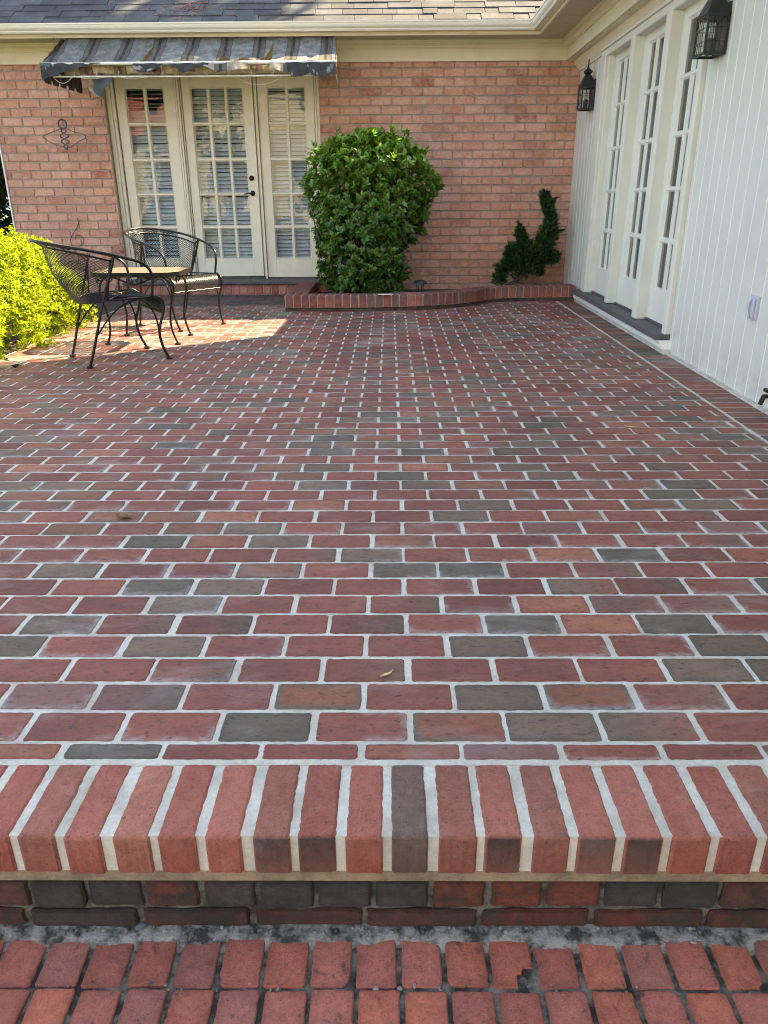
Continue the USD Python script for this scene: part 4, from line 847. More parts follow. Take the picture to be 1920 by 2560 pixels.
# shrub in the planter
bush = thing('planter_shrub', 'tall rounded green shrub with glossy leaves in the planter', 'shrub')
BZ = [.10, .30, .50, .68, .85, 1.10, 1.28, 1.42, 1.50, 1.56]; BL = [-.60, -.70, -.745, -.76, -.79, -.80, -.74, -.62, -.50, -.30]; BR = [.10, .17, .17, .26, .43, .46, .40, .26, .12, -.12]
N = 2700; z = .1 + 1.46 * rng.random(N) ** .9; l, r = np.interp(z, BZ, BL), np.interp(z, BZ, BR); cx, hw = (l + r) / 2, (r - l) / 2
th = rng.uniform(-np.pi, np.pi, N); rad = rng.random(N) ** .30; hd = np.minimum(hw * .95, .50) * np.interp(z, [.1, .5, 1.1, 1.56], [.85, .9, 1.0, .8])
wob = 1 + .24 * (meshkit.noise(np.c_[np.cos(th) * 2.5 + 5, np.sin(th) * 2.5 + 5, z * 4.5], 4) - .5) * 2
tips = np.c_[cx + hw * rad * wob * np.cos(th), 7.97 + hd * rad * wob * np.sin(th), z]
keep = meshkit.noise(tips * 5.5, 9) > .28; keep |= rng.random(N) < .35; tips = tips[keep]
ctr = np.c_[np.full(len(tips), -.18), np.full(len(tips), 7.97), np.minimum(tips[:, 2] - .15, .75)]; out = tips - ctr; out /= np.linalg.norm(out, axis=1, keepdims=True); out = out + unit(len(tips)) * .35 + [0, 0, .35]; out /= np.linalg.norm(out, axis=1, keepdims=True)
sh = np.c_[rng.uniform(-.78, .36, 60), rng.uniform(7.6, 8.2, 60), np.zeros(60)]; sh[:, 2] = 1.44 + .18 * rng.random(60) - .55 * np.abs(sh[:, 0] + .2) ** 1.8
tips = np.vstack([tips, sh]); out = np.vstack([out, np.tile([0, -.1, 1.0], (60, 1))])
b, d, u, s, t = whorls(tips, out, 6, .35, 1.35, .05, (0.085, 0.19, 0.035), .40)
young_sunlit = np.clip((b[:, 2] - .72) / .6, 0, 1)[:, None] * rng.random((len(b), 1)) ** .7; young_sunlit = np.maximum(young_sunlit, (rng.random((len(b), 1)) < .05) * .8)  # paler new leaves towards the top, with sunlight on the crown painted in
t = t * (1 - young_sunlit) + np.array((.21, .33, .026)) * young_sunlit * rng.uniform(.8, 1.2, (len(b), 1))
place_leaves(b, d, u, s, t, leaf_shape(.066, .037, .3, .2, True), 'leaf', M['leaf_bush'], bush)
mb = MB()
for k in range(22):
    e = tips[rng.integers(len(tips))]; s0 = np.array([-.25 + rng.normal(0, .10), 7.95 + rng.normal(0, .08), .01]); mb.add(tube(spline([s0, s0 * .55 + e * .45 + rng.normal(0, .03, 3), e], 10), np.linspace(.014, .004, 10), 5))
mb.build('stems', M['bark'], bush, kind='stuff')

# hedge on the left
hedge = thing('clipped_hedge', 'bright yellow green hedge in full sun at the left edge', 'hedge')
N = 9500; yy = rng.uniform(3.9, 6.98, N); a = rng.uniform(-.12, np.pi * .72, N); rad = rng.random(N) ** .22
endf = np.clip((6.98 - yy) / .45, 0, 1) ** .5
HC = -3.22; hx, hz = .66, .62
w2 = 1 + .22 * (meshkit.noise(np.c_[yy * 4, a * 3, yy * 0], 5) - .5) * 2
px_ = HC + hx * rad * w2 * np.cos(a) * (.4 + .6 * endf); pz = .06 + hz * rad * w2 * np.maximum(np.sin(a), -.02) ** .8 * (.55 + .45 * endf) if False else .06 + hz * rad * w2 * np.sign(np.sin(a)) * np.abs(np.sin(a)) ** .75 * (.55 + .45 * endf)
tips = np.c_[px_, yy, pz]; ok = (meshkit.noise(tips * 7, 12) > .30) | (rng.random(N) < .3); tips = tips[ok]
out = np.c_[np.cos(a), np.zeros(N), np.sin(a)][ok] * .6 + [0.1, -.12, .75] + unit(len(tips)) * .45; out /= np.linalg.norm(out, axis=1, keepdims=True)
ns = 46; sx = rng.uniform(-3.45, -2.72, ns); sy = rng.uniform(4.6, 6.6, ns); szz = .06 + hz * np.sqrt(np.clip(1 - ((sx - HC) / hx) ** 2, .05, 1)) + rng.uniform(.0, .14, ns)
for q in range(ns):
    kq = 5; hh = np.linspace(-.12, 0, kq) if rng.random() < .5 else np.linspace(-.05, 0, kq)
    tips = np.vstack([tips, np.c_[np.full(kq, sx[q]) + rng.normal(0, .006, kq), np.full(kq, sy[q]), szz[q] + hh]]); out = np.vstack([out, np.tile([rng.normal(0, .1), rng.normal(0, .1), 1.0], (kq, 1))])
big = np.c_[np.full(9, -2.64 + .0), np.full(9, 5.6), np.linspace(.60, .81, 9)] + rng.normal(0, .008, (9, 3)); tips = np.vstack([tips, big]); out = np.vstack([out, np.tile([.0, -.15, 1.0], (9, 1))])
b, d, u, s, t = whorls(tips, out, 6, .45, 1.25, .03, (0.23, 0.30, 0.008), .30)
place_leaves(b, d, u, s, t, leaf_shape(.044, .0165, .35, .12), 'leaf', M['leaf_hedge'], hedge)
mb = MB()
for k in range(90):
    e = tips[rng.integers(len(tips))]; s0 = np.array([e[0] * .4 + HC * .6 + .12, e[1] + rng.normal(0, .05), -.04]); mb.add(tube(spline([s0, s0 * .5 + e * .5 + [0, 0, .05], e], 7), np.linspace(.007, .002, 7), 4))
mb.build('stems', M['bark'], hedge, kind='stuff')

# twisted juniper in the corner
jun = thing('twisted_juniper', 'small dark green juniper leaning and twisting in the planter corner', 'juniper')
def jp(x, z, y=8.38): return (x, y, z)
J1 = [jp(1.23, .09), jp(1.34, .15), jp(1.46, .25), jp(1.58, .40), jp(1.665, .56), jp(1.68, .70), jp(1.645, .83), jp(1.60, .93), jp(1.585, 1.01)]
J2 = [jp(1.44, .24), jp(1.40, .36), jp(1.40, .48), jp(1.385, .58), jp(1.35, .67)]
J3 = [jp(1.24, .09), jp(1.17, .15), jp(1.19, .25), jp(1.235, .33), jp(1.25, .40)]
J4 = [jp(1.58, .40), jp(1.68, .39), jp(1.76, .40)]; J5 = [jp(1.40, .42), jp(1.29, .36), jp(1.28, .50)]; J6 = [jp(1.58, .40), jp(1.54, .30), jp(1.60, .24)]
J7 = [jp(1.24, .12), jp(1.34, .27), jp(1.46, .38), jp(1.58, .50)]; J8 = [jp(1.46, .26), jp(1.52, .40), jp(1.60, .56), jp(1.64, .66)]
bp, bo = [], []
for pth, n, r0, r1 in ((J1, 900, .105, .04), (J2, 330, .105, .035), (J3, 300, .085, .035), (J4, 170, .08, .05), (J5, 240, .10, .05), (J6, 170, .09, .04), (J7, 230, .10, .09), (J8, 210, .11, .09)):
    q = rng.random(n) ** .85 * (.75 if pth is J1 else .8) + (.25 if pth is J1 else .2); c = polyfn(pth)(q); rr = np.interp(q, [0, 1], [r0, r1])
    o = unit(n); bp.append(c + o * (rr * rng.random(n) ** .4)[:, None]); o2 = o * .8 + polyfn(pth)(q, 1) * .35 + [0, 0, .45]; bo.append(o2 / np.linalg.norm(o2, axis=1, keepdims=True))
for k in range(64):
    pth = (J1, J1, J2, J3, J5, J6, J7, J8)[rng.integers(8)]; q = rng.uniform(.25, .95); c = polyfn(pth)(q); o = unit(1)[0] * [1, .7, .5] + [0, 0, .55]; o /= np.linalg.norm(o); Lg = rng.uniform(.06, .14); n = 16; w = rng.random(n); bp.append(c + o * (w * Lg)[:, None] + rng.normal(0, .012, (n, 3)) * (1.1 - w)[:, None]); bo.append(np.tile(o, (n, 1)))
tips, out = np.vstack(bp), np.vstack(bo)
b, d, u, s, t = whorls(tips, out, 7, .1, .75, .025, (0.040, 0.10, 0.036), .6, .6, 1.4)
place_leaves(b, d, u, s, t, leaf_shape(.046, .0125, .3, .05), 'leaf', M['leaf_dark'], jun, limit=0)
MB().add(tube(polyfn(J1)(np.linspace(0, .8, 24)), np.linspace(.022, .006, 24), 8)).build('trunk', M['bark'], jun, smooth=True)
for pth in (J2, J3, J5): MB().add(tube(polyfn(pth)(np.linspace(0, .9, 12)), np.linspace(.010, .003, 12), 6)).build('branch', M['bark'], jun, smooth=True)

def big_tree(name, label, cat, base, top, crown, n, per, leaf, col, gap=.42, sc=1.2, group=None):
    t = thing(name, label, cat, group); base = np.array(base, float); top = np.array(top, float)
    MB().add(tube(spline([base, base * .5 + top * .5 + [.1, .05, 0], top], 14), np.linspace(.16, .05, 14), 10)).build('trunk', M['bark'], t, smooth=True)
    c, rad = np.array(crown[:3], float), np.array(crown[3:], float); o = unit(n); p = c + o * rad * (rng.random((n, 1)) ** .38)
    p = p[meshkit.noise(p * sc, 21) > gap]; o = p - c; o /= np.linalg.norm(o, axis=1, keepdims=True); o = o + unit(len(p)) * .6; o /= np.linalg.norm(o, axis=1, keepdims=True)
    for k in range(7): e = p[rng.integers(len(p))]; MB().add(tube(spline([top * .8 + base * .2, (top + e) / 2 + rng.normal(0, .1, 3), e], 9), np.linspace(.05, .01, 9), 6)).build('limb', M['bark'], t, smooth=True)
    b, d, u, s, tt_ = whorls(p, o, per, .4, 1.4, .08, col, .35)
    place_leaves(b, d, u, s, tt_, leaf_shape(*leaf), 'leaf', M['leaf_dark'], t, limit=0, stuff_name='crown')
    return t
big_tree('evergreen_tree', 'dark evergreen tree seen past the left corner of the house', 'tree', (-6.3, 11.6, GZ), (-6.2, 11.6, 3.2), (-5.9, 11.0, 1.9, 1.75, 1.4, 2.7), 7500, 6, (.11, .05, .3, .15), (0.018, 0.035, 0.012), .30, 2.2)
big_tree('shade_tree', 'broad leafy tree behind the house roof', 'tree', (2.4, 15.0, GZ), (2.5, 13.6, 7.6), (2.35, 12.6, 8.9, 2.35, 1.7, 1.6), 2600, 5, (.16, .08, .3, .15), (0.04, 0.075, 0.02), .40, 1.3)

# ------------------------------------------------------------------ awning
aw = thing('torn_awning', 'tattered striped canvas awning over the back doors', 'awning')
def AW(u, v):
    """u along the wall (0 left, 1 right), v from the eave (0) to the front bar (1); arrays."""
    u, v = np.asarray(u, float), np.asarray(v, float)
    xl, xr = -3.106 - .110 * v, -.524 + .037 * v
    x = xl + (xr - xl) * u
    y = 8.405 - .455 * v; z = 2.410 - .270 * v
    sag = .030 * np.sin(np.pi * v) * (.7 + .3 * np.sin(u * 11)) + .006 * np.sin(u * 40 + v * 5) * v
    fold = .03 * np.exp(-((u - .30 - .12 * (1 - v)) / .03) ** 2) * v
    n = meshkit.noise(np.stack([u * 14, v * 4, u * 0], -1), 8) - .5; n2 = np.abs(meshkit.noise(np.stack([u * 34, v * 7 + u * 6, u * 0], -1), 18) - .5); n3 = meshkit.fbm(np.stack([u * 60, v * 12, u * 0], -1), 3, 5) - .5
    return np.stack([x + .012 * n * v, y + .02 * (n2 - .2) * v, z - sag * .8 - fold + n * .022 * v - .022 * n2 * (.3 + v) + .010 * n3], -1)
LT, SB, NV, DKL = np.array((.31, .325, .315)), np.array((.19, .165, .13)), np.array((.035, .04, .05)), np.array((.05, .06, .07))
def stripe(x, base=LT, side=SB, core=NV):
    p = ((np.asarray(x) + 3.30) / .318) % 1.0; q = np.abs(p - .5)
    t = np.where(q[:, None] < .042, core, np.where(q[:, None] < .165, side, np.where(q[:, None] < .185, DKL, base)))
    return t
def sheet(S, nu, nv, tint, hole=None, thick=None):
    U_, V_ = np.meshgrid(np.linspace(0, 1, nu), np.linspace(0, 1, nv), indexing='ij'); u, v = U_.ravel(), V_.ravel(); P = S(u, v); idx = np.arange(nu * nv).reshape(nu, nv)
    a, b, c, d = idx[:-1, :-1].ravel(), idx[1:, :-1].ravel(), idx[1:, 1:].ravel(), idx[:-1, 1:].ravel()
    if hole is not None:
        uc, vc = (u[a] + u[c]) / 2, (v[a] + v[c]) / 2; k = ~hole(uc, vc); a, b, c, d = a[k], b[k], c[k], d[k]
    return P, np.vstack([np.c_[a, b, c], np.c_[a, c, d]]), tint(P, u, v)
def top_hole(u, v):
    h = np.zeros(len(u), bool)
    for uc, w, v0, lean in ((.345, .013, .18, -.012), (.775, .013, .12, -.016)): h |= (v > v0) & (np.abs(u - uc - lean * (v - v0)) < w * (v - v0) * 1.6)
    h |= (v > .93) & (u > .12) & (u < .28)
    h |= (v > .80 + .1 * np.sin(u * 90)) & (u > .60) & (u < .78)
    return h
P, f, t = sheet(AW, 420, 22, lambda P, u, v: stripe(P[:, 0] + .014 * (meshkit.noise(np.c_[u * 9, v * 3, u * 0], 31) - .5)) * (1 - .35 * v[:, None] * (u[:, None] < .3)) * (.80 + .40 * meshkit.fbm(np.c_[u * 30, v * 6, u * 0], 4, 11)[:, None]), top_hole)
MB().add((P, f), t).build('canopy', M['canvas'], aw, tint=True, smooth=True)
def hang(x0, x1, z0f, lenf, y0, tintf, nu=60, nv=7, dy=.01, ph=0.0):
    def S(u, v):
        x = x0 + (x1 - x0) * u; L = lenf(u); return np.stack([x, y0 - dy * v + .012 * v * np.sin(x * 38 + ph), z0f(u) - L * v], -1)
    P, f, t = sheet(S, nu, nv, tintf); MB().add((P, f), t).build('valance', M['canvas'], aw, tint=True, smooth=True)
dkt = lambda P, u, v: np.array((.045, .05, .058)) * (.6 + 1.3 * meshkit.noise(P * 22, 3))[:, None] + (meshkit.noise(P * 30, 6) > .74)[:, None] * np.array((.35, .42, .44))
hang(-3.216, -2.66, lambda u: 2.142 + 0 * u, lambda u: .13 * (1 - u) ** 1.3 + .008, 7.945, dkt, ph=.4)
hang(-2.36, -1.66, lambda u: 2.134 + .004 * np.sin(u * 9), lambda u: .058 + .022 * np.sin(u * 12.0) - .03 * (np.abs(u - .48) < .1), 7.945, dkt)
hang(-1.66, -1.30, lambda u: 2.132 - .01 * np.sin(u * 7), lambda u: .045 + .03 * np.sin(u * 3.1), 7.93, lambda P, u, v: stripe(P[:, 0], np.array((.5, .45, .36))), dy=.03)
hang(-1.10, -.94, lambda u: 2.13 - .02 * u, lambda u: .045 + .025 * u, 7.93, lambda P, u, v: stripe(P[:, 0], np.array((.5, .45, .36))), 30, 7, .03)
hang(-.96, -.487, lambda u: 2.138 + 0 * u, lambda u: .098 + .028 * np.abs(np.sin(u * 6.3 + .4)) - .03 * (u < .1), 7.945, dkt)
tan = lambda P, u, v: stripe(P[:, 0], np.array((.60, .50, .30)), np.array((.26, .18, .10)), np.array((.09, .06, .035)))
hang(-3.02, -1.05, lambda u: 2.118 + 0 * u, lambda u: .062 - .018 * u + .006 * np.sin(u * 30), 8.005, tan, 240, 5, -.004)
def side_panel(u0, xoff, tintf, drop, scallop):
    def S(u, v):
        top = AW(np.full(len(u), u0), u); L = drop(u) * (1 - scallop * (np.abs(((u * 4.2) % 1) - .5) > .42)); return np.stack([top[:, 0] + xoff * v + .006 * np.sin(u * 22) * v, top[:, 1] + (.30 * u * 0), top[:, 2] - L * v], -1)
    P, f, t = sheet(S, 64, 8, tintf); MB().add((P, f), t).build('side_valance', M['canvas'], aw, tint=True, smooth=True)
def wing_panel(x0, tintf):                                          # the scalloped side skirt runs back to the wall
    def S(u, v):
        y = 7.955 + .74 * u; top = np.interp(u, [0, .62, 1], [2.135, 2.405, 2.405]); bot = 2.015 - .01 * u - .03 * (np.abs(((u * 5.0) % 1) - .5) < .40); return np.stack([x0 + .085 * u + .004 * np.sin(u * 40), y, top + (bot - top) * v], -1)
    P, f, t = sheet(S, 90, 12, tintf); MB().add((P, f), t).build('side_valance', M['canvas'], aw, tint=True, smooth=True)
wing_panel(-3.214, lambda P, u, v: np.where((np.sin(P[:, 1] * 60) > .3)[:, None], np.array((.10, .07, .05)), np.array((.05, .037, .03))))
P, f, t = sheet(lambda u, v: np.stack([-.488 - .028 * u + .004 * np.sin(v * 9), 7.95 + .45 * u, 2.140 + .268 * u - (.185 * (1 - u) ** .6 + .012) * v], -1), 24, 10, lambda P, u, v: np.array((.36, .33, .28)) * (.6 + .7 * meshkit.noise(P * 26, 2))[:, None]); MB().add((P, f), t).build('side_valance', M['canvas'], aw, tint=True, smooth=True)
P, f, t = sheet(lambda u, v: np.stack([-3.218 + .11 * u * (1 - .6 * v), 7.94 + .01 * v + 0 * u, 2.142 - .16 * v * (1 - .45 * u)], -1), 16, 10, lambda P, u, v: np.array((.17, .23, .24)) * (.5 + 1.1 * meshkit.noise(P * 26, 2))[:, None]); MB().add((P, f), t).build('torn_corner', M['canvas'], aw, tint=True, smooth=True)
P, f, t = sheet(lambda u, v: np.stack([-2.86 + .28 * u * (1 - .75 * v) + .10 * v + .02 * np.sin(v * 7), 8.0 + .02 * np.sin(u * 5), 2.035 - .165 * v + .0 * u], -1), 18, 16, lambda P, u, v: np.where((u < .22)[:, None], np.array((.5, .42, .27)), np.array((.10, .135, .165))) * (.6 + .8 * meshkit.noise(P * 24, 2))[:, None]); MB().add((P, f), t).build('torn_flap', M['canvas'], aw, tint=True, smooth=True)
mb = MB(); mb.add(tube([(-3.205, 7.957, 2.134), (-.495, 7.957, 2.134)], .0135, 8)); mb.build('front_bar', M['whitemetal'], aw, smooth=True)
mb = MB(); mb.add(tube(spline([(-3.125, 7.985, 2.036), (-2.2, 7.985, 2.031), (-1.4, 7.985, 2.030), (-.655, 7.985, 2.033)], 16), .0075, 7)); mb.build('lower_rod', M['whitemetal'], aw, smooth=True)
for x in (-3.18, -.52): MB().add(tube([(x, 7.96, 2.12), (x, 8.75, 2.04)], .008, 6)).build('side_arm', M['whitemetal'], aw, smooth=True)
for x in np.arange(-2.93, -.70, .205):
    th = np.linspace(0, 2 * np.pi, 14)[:-1]; MB().add(tube(np.c_[x + .008 * np.cos(th * 1) + .006 * np.sin(th), 7.993 - .010 * np.cos(th), 2.052 + .026 * np.sin(th)], .0028, 5, True)).build('hook', M['rope'], aw, smooth=True)
mb = MB()
for (a, b_, sg) in ((-3.13, -2.95, .05), (-2.93, -2.6, .012), (-2.55, -2.2, .014), (-1.45, -.98, .075)): mb.add(tube(spline([(a, 7.98, 2.034), ((a + b_) / 2, 7.975, 2.03 - sg), (b_, 7.98, 2.034)], 12), .0022, 5))
mb.build('cord', M['rope'], aw, smooth=True, kind='stuff')

# ------------------------------------------------------------------ wall lanterns
def lantern(label, tc, zb):
    L = thing('wall_lantern', label, 'lantern', 'black box lanterns beside the wing doors'); m = M['lantern']
    fr = (lambda tc_: (lambda v: WING(np.c_[np.asarray(v)[:, 0] - tc_, np.asarray(v)[:, 1], np.asarray(v)[:, 2] + zb])))(tc); fr.flip = True
    H, d0, d1, w = .193, .006, .127, .083
    mb = MB()
    for sx in (-w, w):
        for dd_ in (d0 + .006, d1 - .006): mb.add(cbox(sx - .0065, sx + .0065, dd_ - .0065, dd_ + .0065, 0, H, .001), fn=fr)
    for zc in (.006, H - .006):
        mb.add(cbox(-w, w, d0, d0 + .012, zc - .007, zc + .007, .001), fn=fr); mb.add(cbox(-w, w, d1 - .012, d1, zc - .007, zc + .007, .001), fn=fr)
        for sx in (-w, w): mb.add(cbox(sx - .006, sx + .006, d0, d1, zc - .007, zc + .007, .001), fn=fr)
    mb.build('frame', m, L)
    mb = MB(); mb.add(cbox(-.075, .075, -.004, .010, .01, H + .06, .002), fn=fr); mb.build('back_plate', m, L)
    mb = MB()
    R0 = np.array([(-w - .004, d0 - .004), (w + .004, d0 - .004), (w + .004, d1 + .004), (-w - .004, d1 + .004)]); cxy = np.array([0, (d0 + d1) / 2]); R1 = cxy + (R0 - cxy) * .42
    v = np.vstack([np.c_[R0, np.full(4, H)], np.c_[R0, np.full(4, H + .006)], np.c_[R1, np.full(4, H + .095)]]); f = []
    for r in range(2):
        for i in range(4): j = (i + 1) % 4; f += [[r * 4 + i, r * 4 + j, r * 4 + 4 + j], [r * 4 + i, r * 4 + 4 + j, r * 4 + 4 + i]]
    f += [[8, 9, 10], [8, 10, 11], [0, 2, 1], [0, 3, 2]]; mb.add((v, np.array(f)), fn=fr)
    mb.build('roof', m, L)
    mb = MB(); mb.add(lathe([(.024, H + .09), (.022, H + .10), (.042, H + .120), (.043, H + .126), (.030, H + .140), (.014, H + .150), (.008, H + .166), (.006, H + .176)], 10, (0, (d0 + d1) / 2, 0)), fn=fr); mb.build('finial', m, L, smooth=30)
    th = np.linspace(0, 2 * np.pi, 22)[:-1]; mb = MB(); mb.add(tube(np.c_[.020 * np.cos(th), np.full(21, (d0 + d1) / 2), H + .200 + .027 * np.sin(th)], .0035, 6, True), fn=fr); mb.build('ring', m, L, smooth=True)
    for sx, axis in ((0, 'f'), (-1, 's'), (1, 's')):
        mb = MB()
        for q in (.33, .67):
            if axis == 'f': mb.add(cbox(-w + 2 * w * q - .0018, -w + 2 * w * q + .0018, d1 - .004, d1, 0, H, 0), fn=fr); mb.add(cbox(-w, w, d1 - .004, d1, H * q - .0018, H * q + .0018, 0), fn=fr)
            else: mb.add(cbox(sx * w - .002, sx * w + .002, d0 + (d1 - d0) * q - .0018, d0 + (d1 - d0) * q + .0018, 0, H, 0), fn=fr); mb.add(cbox(sx * w - .002, sx * w + .002, d0, d1, H * q - .0018, H * q + .0018, 0), fn=fr)
        mb.build('grille', m, L)
        P = np.array([[-w, d1 - .006, .006], [w, d1 - .006, .006], [w, d1 - .006, H - .006], [-w, d1 - .006, H - .006]]) if axis == 'f' else np.array([[sx * (w - .003), d0, .006], [sx * (w - .003), d1, .006], [sx * (w - .003), d1, H - .006], [sx * (w - .003), d0, H - .006]])
        MB().add((P, np.array([[0, 1, 2], [0, 2, 3]])), fn=fr).build('pane', M['glass'], L)
    mb = MB(); mb.add(lathe([(.022, 0.008), (.022, .085), (.012, .09), (0, .09)], 12, (0, (d0 + d1) / 2, 0)), fn=fr); mb.build('socket', m, L, smooth=30)
    mb = MB(); mb.add(lathe([(.011, .09), (.020, .105), (.022, .118), (.017, .138), (.008, .158), (.002, .172), (0, .174)], 14, (0, (d0 + d1) / 2, 0)), fn=fr); mb.build('bulb', M['bulb'], L, smooth=True)
    return L
lantern('black wall lantern in the far corner, with ring on top', 8.09, 1.738)
lantern('black wall lantern high at the top right, cut off by the picture edge', 4.955, 1.712)

# ------------------------------------------------------------------ small things
o = thing('outlet_cover', 'white outdoor outlet cover on the white boards', 'outlet cover')
mb = MB(); mb.add(cbox(-4.010, -3.915, 0.0, .010, .395, .512, .003), fn=WING); mb.build('plate', M['whiteplastic'], o)
mb = MB(); mb.add(cbox(-3.985, -3.935, .0105, .022, .405, .500, .004), fn=WING); mb.build('flap', M['whiteplastic'], o)
mb = MB(); mb.add(tube(spline([(-3.962, .022, .497), (-3.962, .032, .48), (-3.962, .032, .43), (-3.955, .03, .415), (-3.945, .028, .412)], 14), .006, 7), fn=WING); mb.build('latch', M['whiteplastic'], o, smooth=True)
o = thing('hose_tap', 'dark hose tap at the foot of the white wall, right edge', 'tap')
mb = MB(); mb.add(tube([(-3.585, -.01, .085), (-3.585, .055, .085)], .011, 8), fn=WING); mb.add(tube([(-3.585, .05, .09), (-3.585, .062, .045)], .012, 8), fn=WING); mb.build('spout', M['bronze'], o, smooth=40)
mb = MB(); mb.add(cbox(-3.610, -3.560, .03, .05, .105, .122, .006), fn=WING); mb.build('handle', M['bronze'], o)
sl = thing('solar_light', 'small black solar path light in the planter', 'garden light', loc=(.289, 7.60, 0))
MB().add(lathe([(0, .247), (.030, .244), (.058, .232), (.072, .214), (.073, .208), (.066, .205), (0, .205)], 20)).build('cap', M['lantern'], sl, smooth=35)
MB().add(lathe([(.036, .205), (.034, .16), (.026, .125), (.0, .123)], 14)).build('lens', M['bulb'], sl, smooth=40)
mb = MB()
for k in range(6): a = k * np.pi / 3; mb.add(tube([(.037 * math.cos(a), .037 * math.sin(a), .205), (.027 * math.cos(a), .027 * math.sin(a), .122)], .003, 5))
mb.add(tube([(0, 0, .126), (0, 0, .01)], .010, 8)); mb.build('stake', M['lantern'], sl, smooth=40)

sp_ = thing('wind_spinner', 'blue grey metal wind spinner hanging in front of the brick wall', 'wind spinner', loc=(-3.21, 8.25, 0))
def ribbon(pts, w, th, closed=True):
    p = np.asarray(pts, float); tg = np.roll(p, -1, 0) - np.roll(p, 1, 0) if closed else np.gradient(p, axis=0); tg /= np.linalg.norm(tg, axis=1, keepdims=True)
    nrm = np.stack([-p[:, 1] + 1e-4, p[:, 0], 0 * p[:, 0]], -1) * 0 + np.array([0, 1.0, 0]); bb = np.cross(tg, nrm); bb /= np.linalg.norm(bb, axis=1, keepdims=True) + 1e-9; nn_ = np.cross(bb, tg)
    C = [p + nn_ * w / 2 + bb * th / 2, p + nn_ * w / 2 - bb * th / 2, p - nn_ * w / 2 - bb * th / 2, p - nn_ * w / 2 + bb * th / 2]; n = len(p); v = np.vstack(C); f = []
    for i in range(n if closed else n - 1):
        i2 = (i + 1) % n
        for q in range(4): q2 = (q + 1) % 4; f += [[q * n + i, q * n + i2, q2 * n + i2], [q * n + i, q2 * n + i2, q2 * n + i]]
    return v, np.array(f)
def rotz_(v, a): c, s = math.cos(a), math.sin(a); v = np.asarray(v); return np.stack([v[..., 0] * c - v[..., 1] * s, v[..., 0] * s + v[..., 1] * c, v[..., 2]], -1)
for (pts, ang) in (([(0, 0, 1.452), (-.10, 0, 1.485), (-.19, 0, 1.535), (-.205, 0, 1.552), (-.18, 0, 1.568), (-.09, 0, 1.60), (-.02, 0, 1.625), (.0, 0, 1.632), (.06, 0, 1.612), (.15, 0, 1.585), (.195, 0, 1.565), (.20, 0, 1.548), (.17, 0, 1.53), (.08, 0, 1.48)], .15),):
    v, f = ribbon(spline(pts + [pts[0]], 60)[:-1], .020, .007); MB().add((rotz_(v, ang), f)).build('outer_band', M['grey'], sp_, smooth=40)
for ph in (0, np.pi):
    zq = np.linspace(1.455, 1.625, 40); am = .036 * np.sin(np.pi * (zq - 1.455) / .17) ** .5 + .004; v, f = ribbon(np.c_[am * np.cos(ph + (zq - 1.455) * 62), am * .6 * np.sin(ph + (zq - 1.455) * 62), zq], .012, .007, False); MB().add((v, f)).build('inner_band', M['grey'], sp_, smooth=40)
v, f = ribbon(spline([(0, 0, 1.622), (-.035, .0, 1.645), (-.04, 0, 1.675), (-.018, 0, 1.698), (.012, 0, 1.70), (.033, 0, 1.675), (.03, 0, 1.645), (0, 0, 1.622)], 40)[:-1], .022, .014); MB().add((rotz_(v, .5), f)).build('top_loop', M['grey'], sp_, smooth=40)
MB().add(cbox(-.014, .014, -.010, .010, 1.437, 1.456, .003)).build('bottom_weight', M['grey'], sp_)
MB().add(tube([(0, 0, 1.66), (.003, 0, 2.0), (0, .1, 2.42)], .0012, 4)).build('hanging_wire', M['iron'], sp_)

def dry_leaf(name, label, loc, L, W, m, rot, curl, group=None):
    n = 9; u = np.linspace(0, 1, n); w = W * np.sin(np.pi * np.clip(u * .96 + .02, 0, 1)) ** .8 * .5; z0 = .003 + curl * (2 * u - 1) ** 2
    v = np.vstack([np.c_[u * L - L / 2, w, z0 + curl * .9 * (w / (W * .5))], np.c_[u * L - L / 2, 0 * u, z0 + .001], np.c_[u * L - L / 2, -w, z0 + curl * .6 * (w / (W * .5))]]); f = []
    for r in range(2):
        for i in range(n - 1): f += [[r * n + i, r * n + i + 1, (r + 1) * n + i + 1], [r * n + i, (r + 1) * n + i + 1, (r + 1) * n + i]]
    f = np.array(f); v = np.vstack([v, v - [0, 0, .0012]]); f = np.vstack([f, f[:, ::-1] + 3 * n])
    mb = MB(); mb.add((rotz_(v, rot) + loc, f)); mb.add((lambda q: (rotz_(q[0], rot) + loc, q[1]))(tube([(L / 2 - .004, 0, .004 + curl), (L / 2 + L * .22, .004, .006)], .0012, 5)))
    return mb.build(name, m, None, label=label, cat='leaf', group=group)
dry_leaf('dry_leaf', 'curled brown dry leaf lying on the red bricks, left of centre', (-.889, 2.303, .002), .062, .034, M['deadleaf'], -.25, .010)
dry_leaf('dry_leaf', 'small yellow seed leaf lying near the front of the terrace', (-.012, 1.405, .001), .030, .007, M['straw'], .55, .002)
dry_leaf('dry_leaf', 'dark curled leaf standing on the bricks near the hedge', (-2.362, 4.705, .002), .055, .045, M['iron'], 1.0, .022)
dry_leaf('dry_leaf', 'pale thin leaf lying on the bricks towards the white wing', (1.10, 3.35, .001), .05, .010, M['straw'], -.5, .003)
lt = MB()
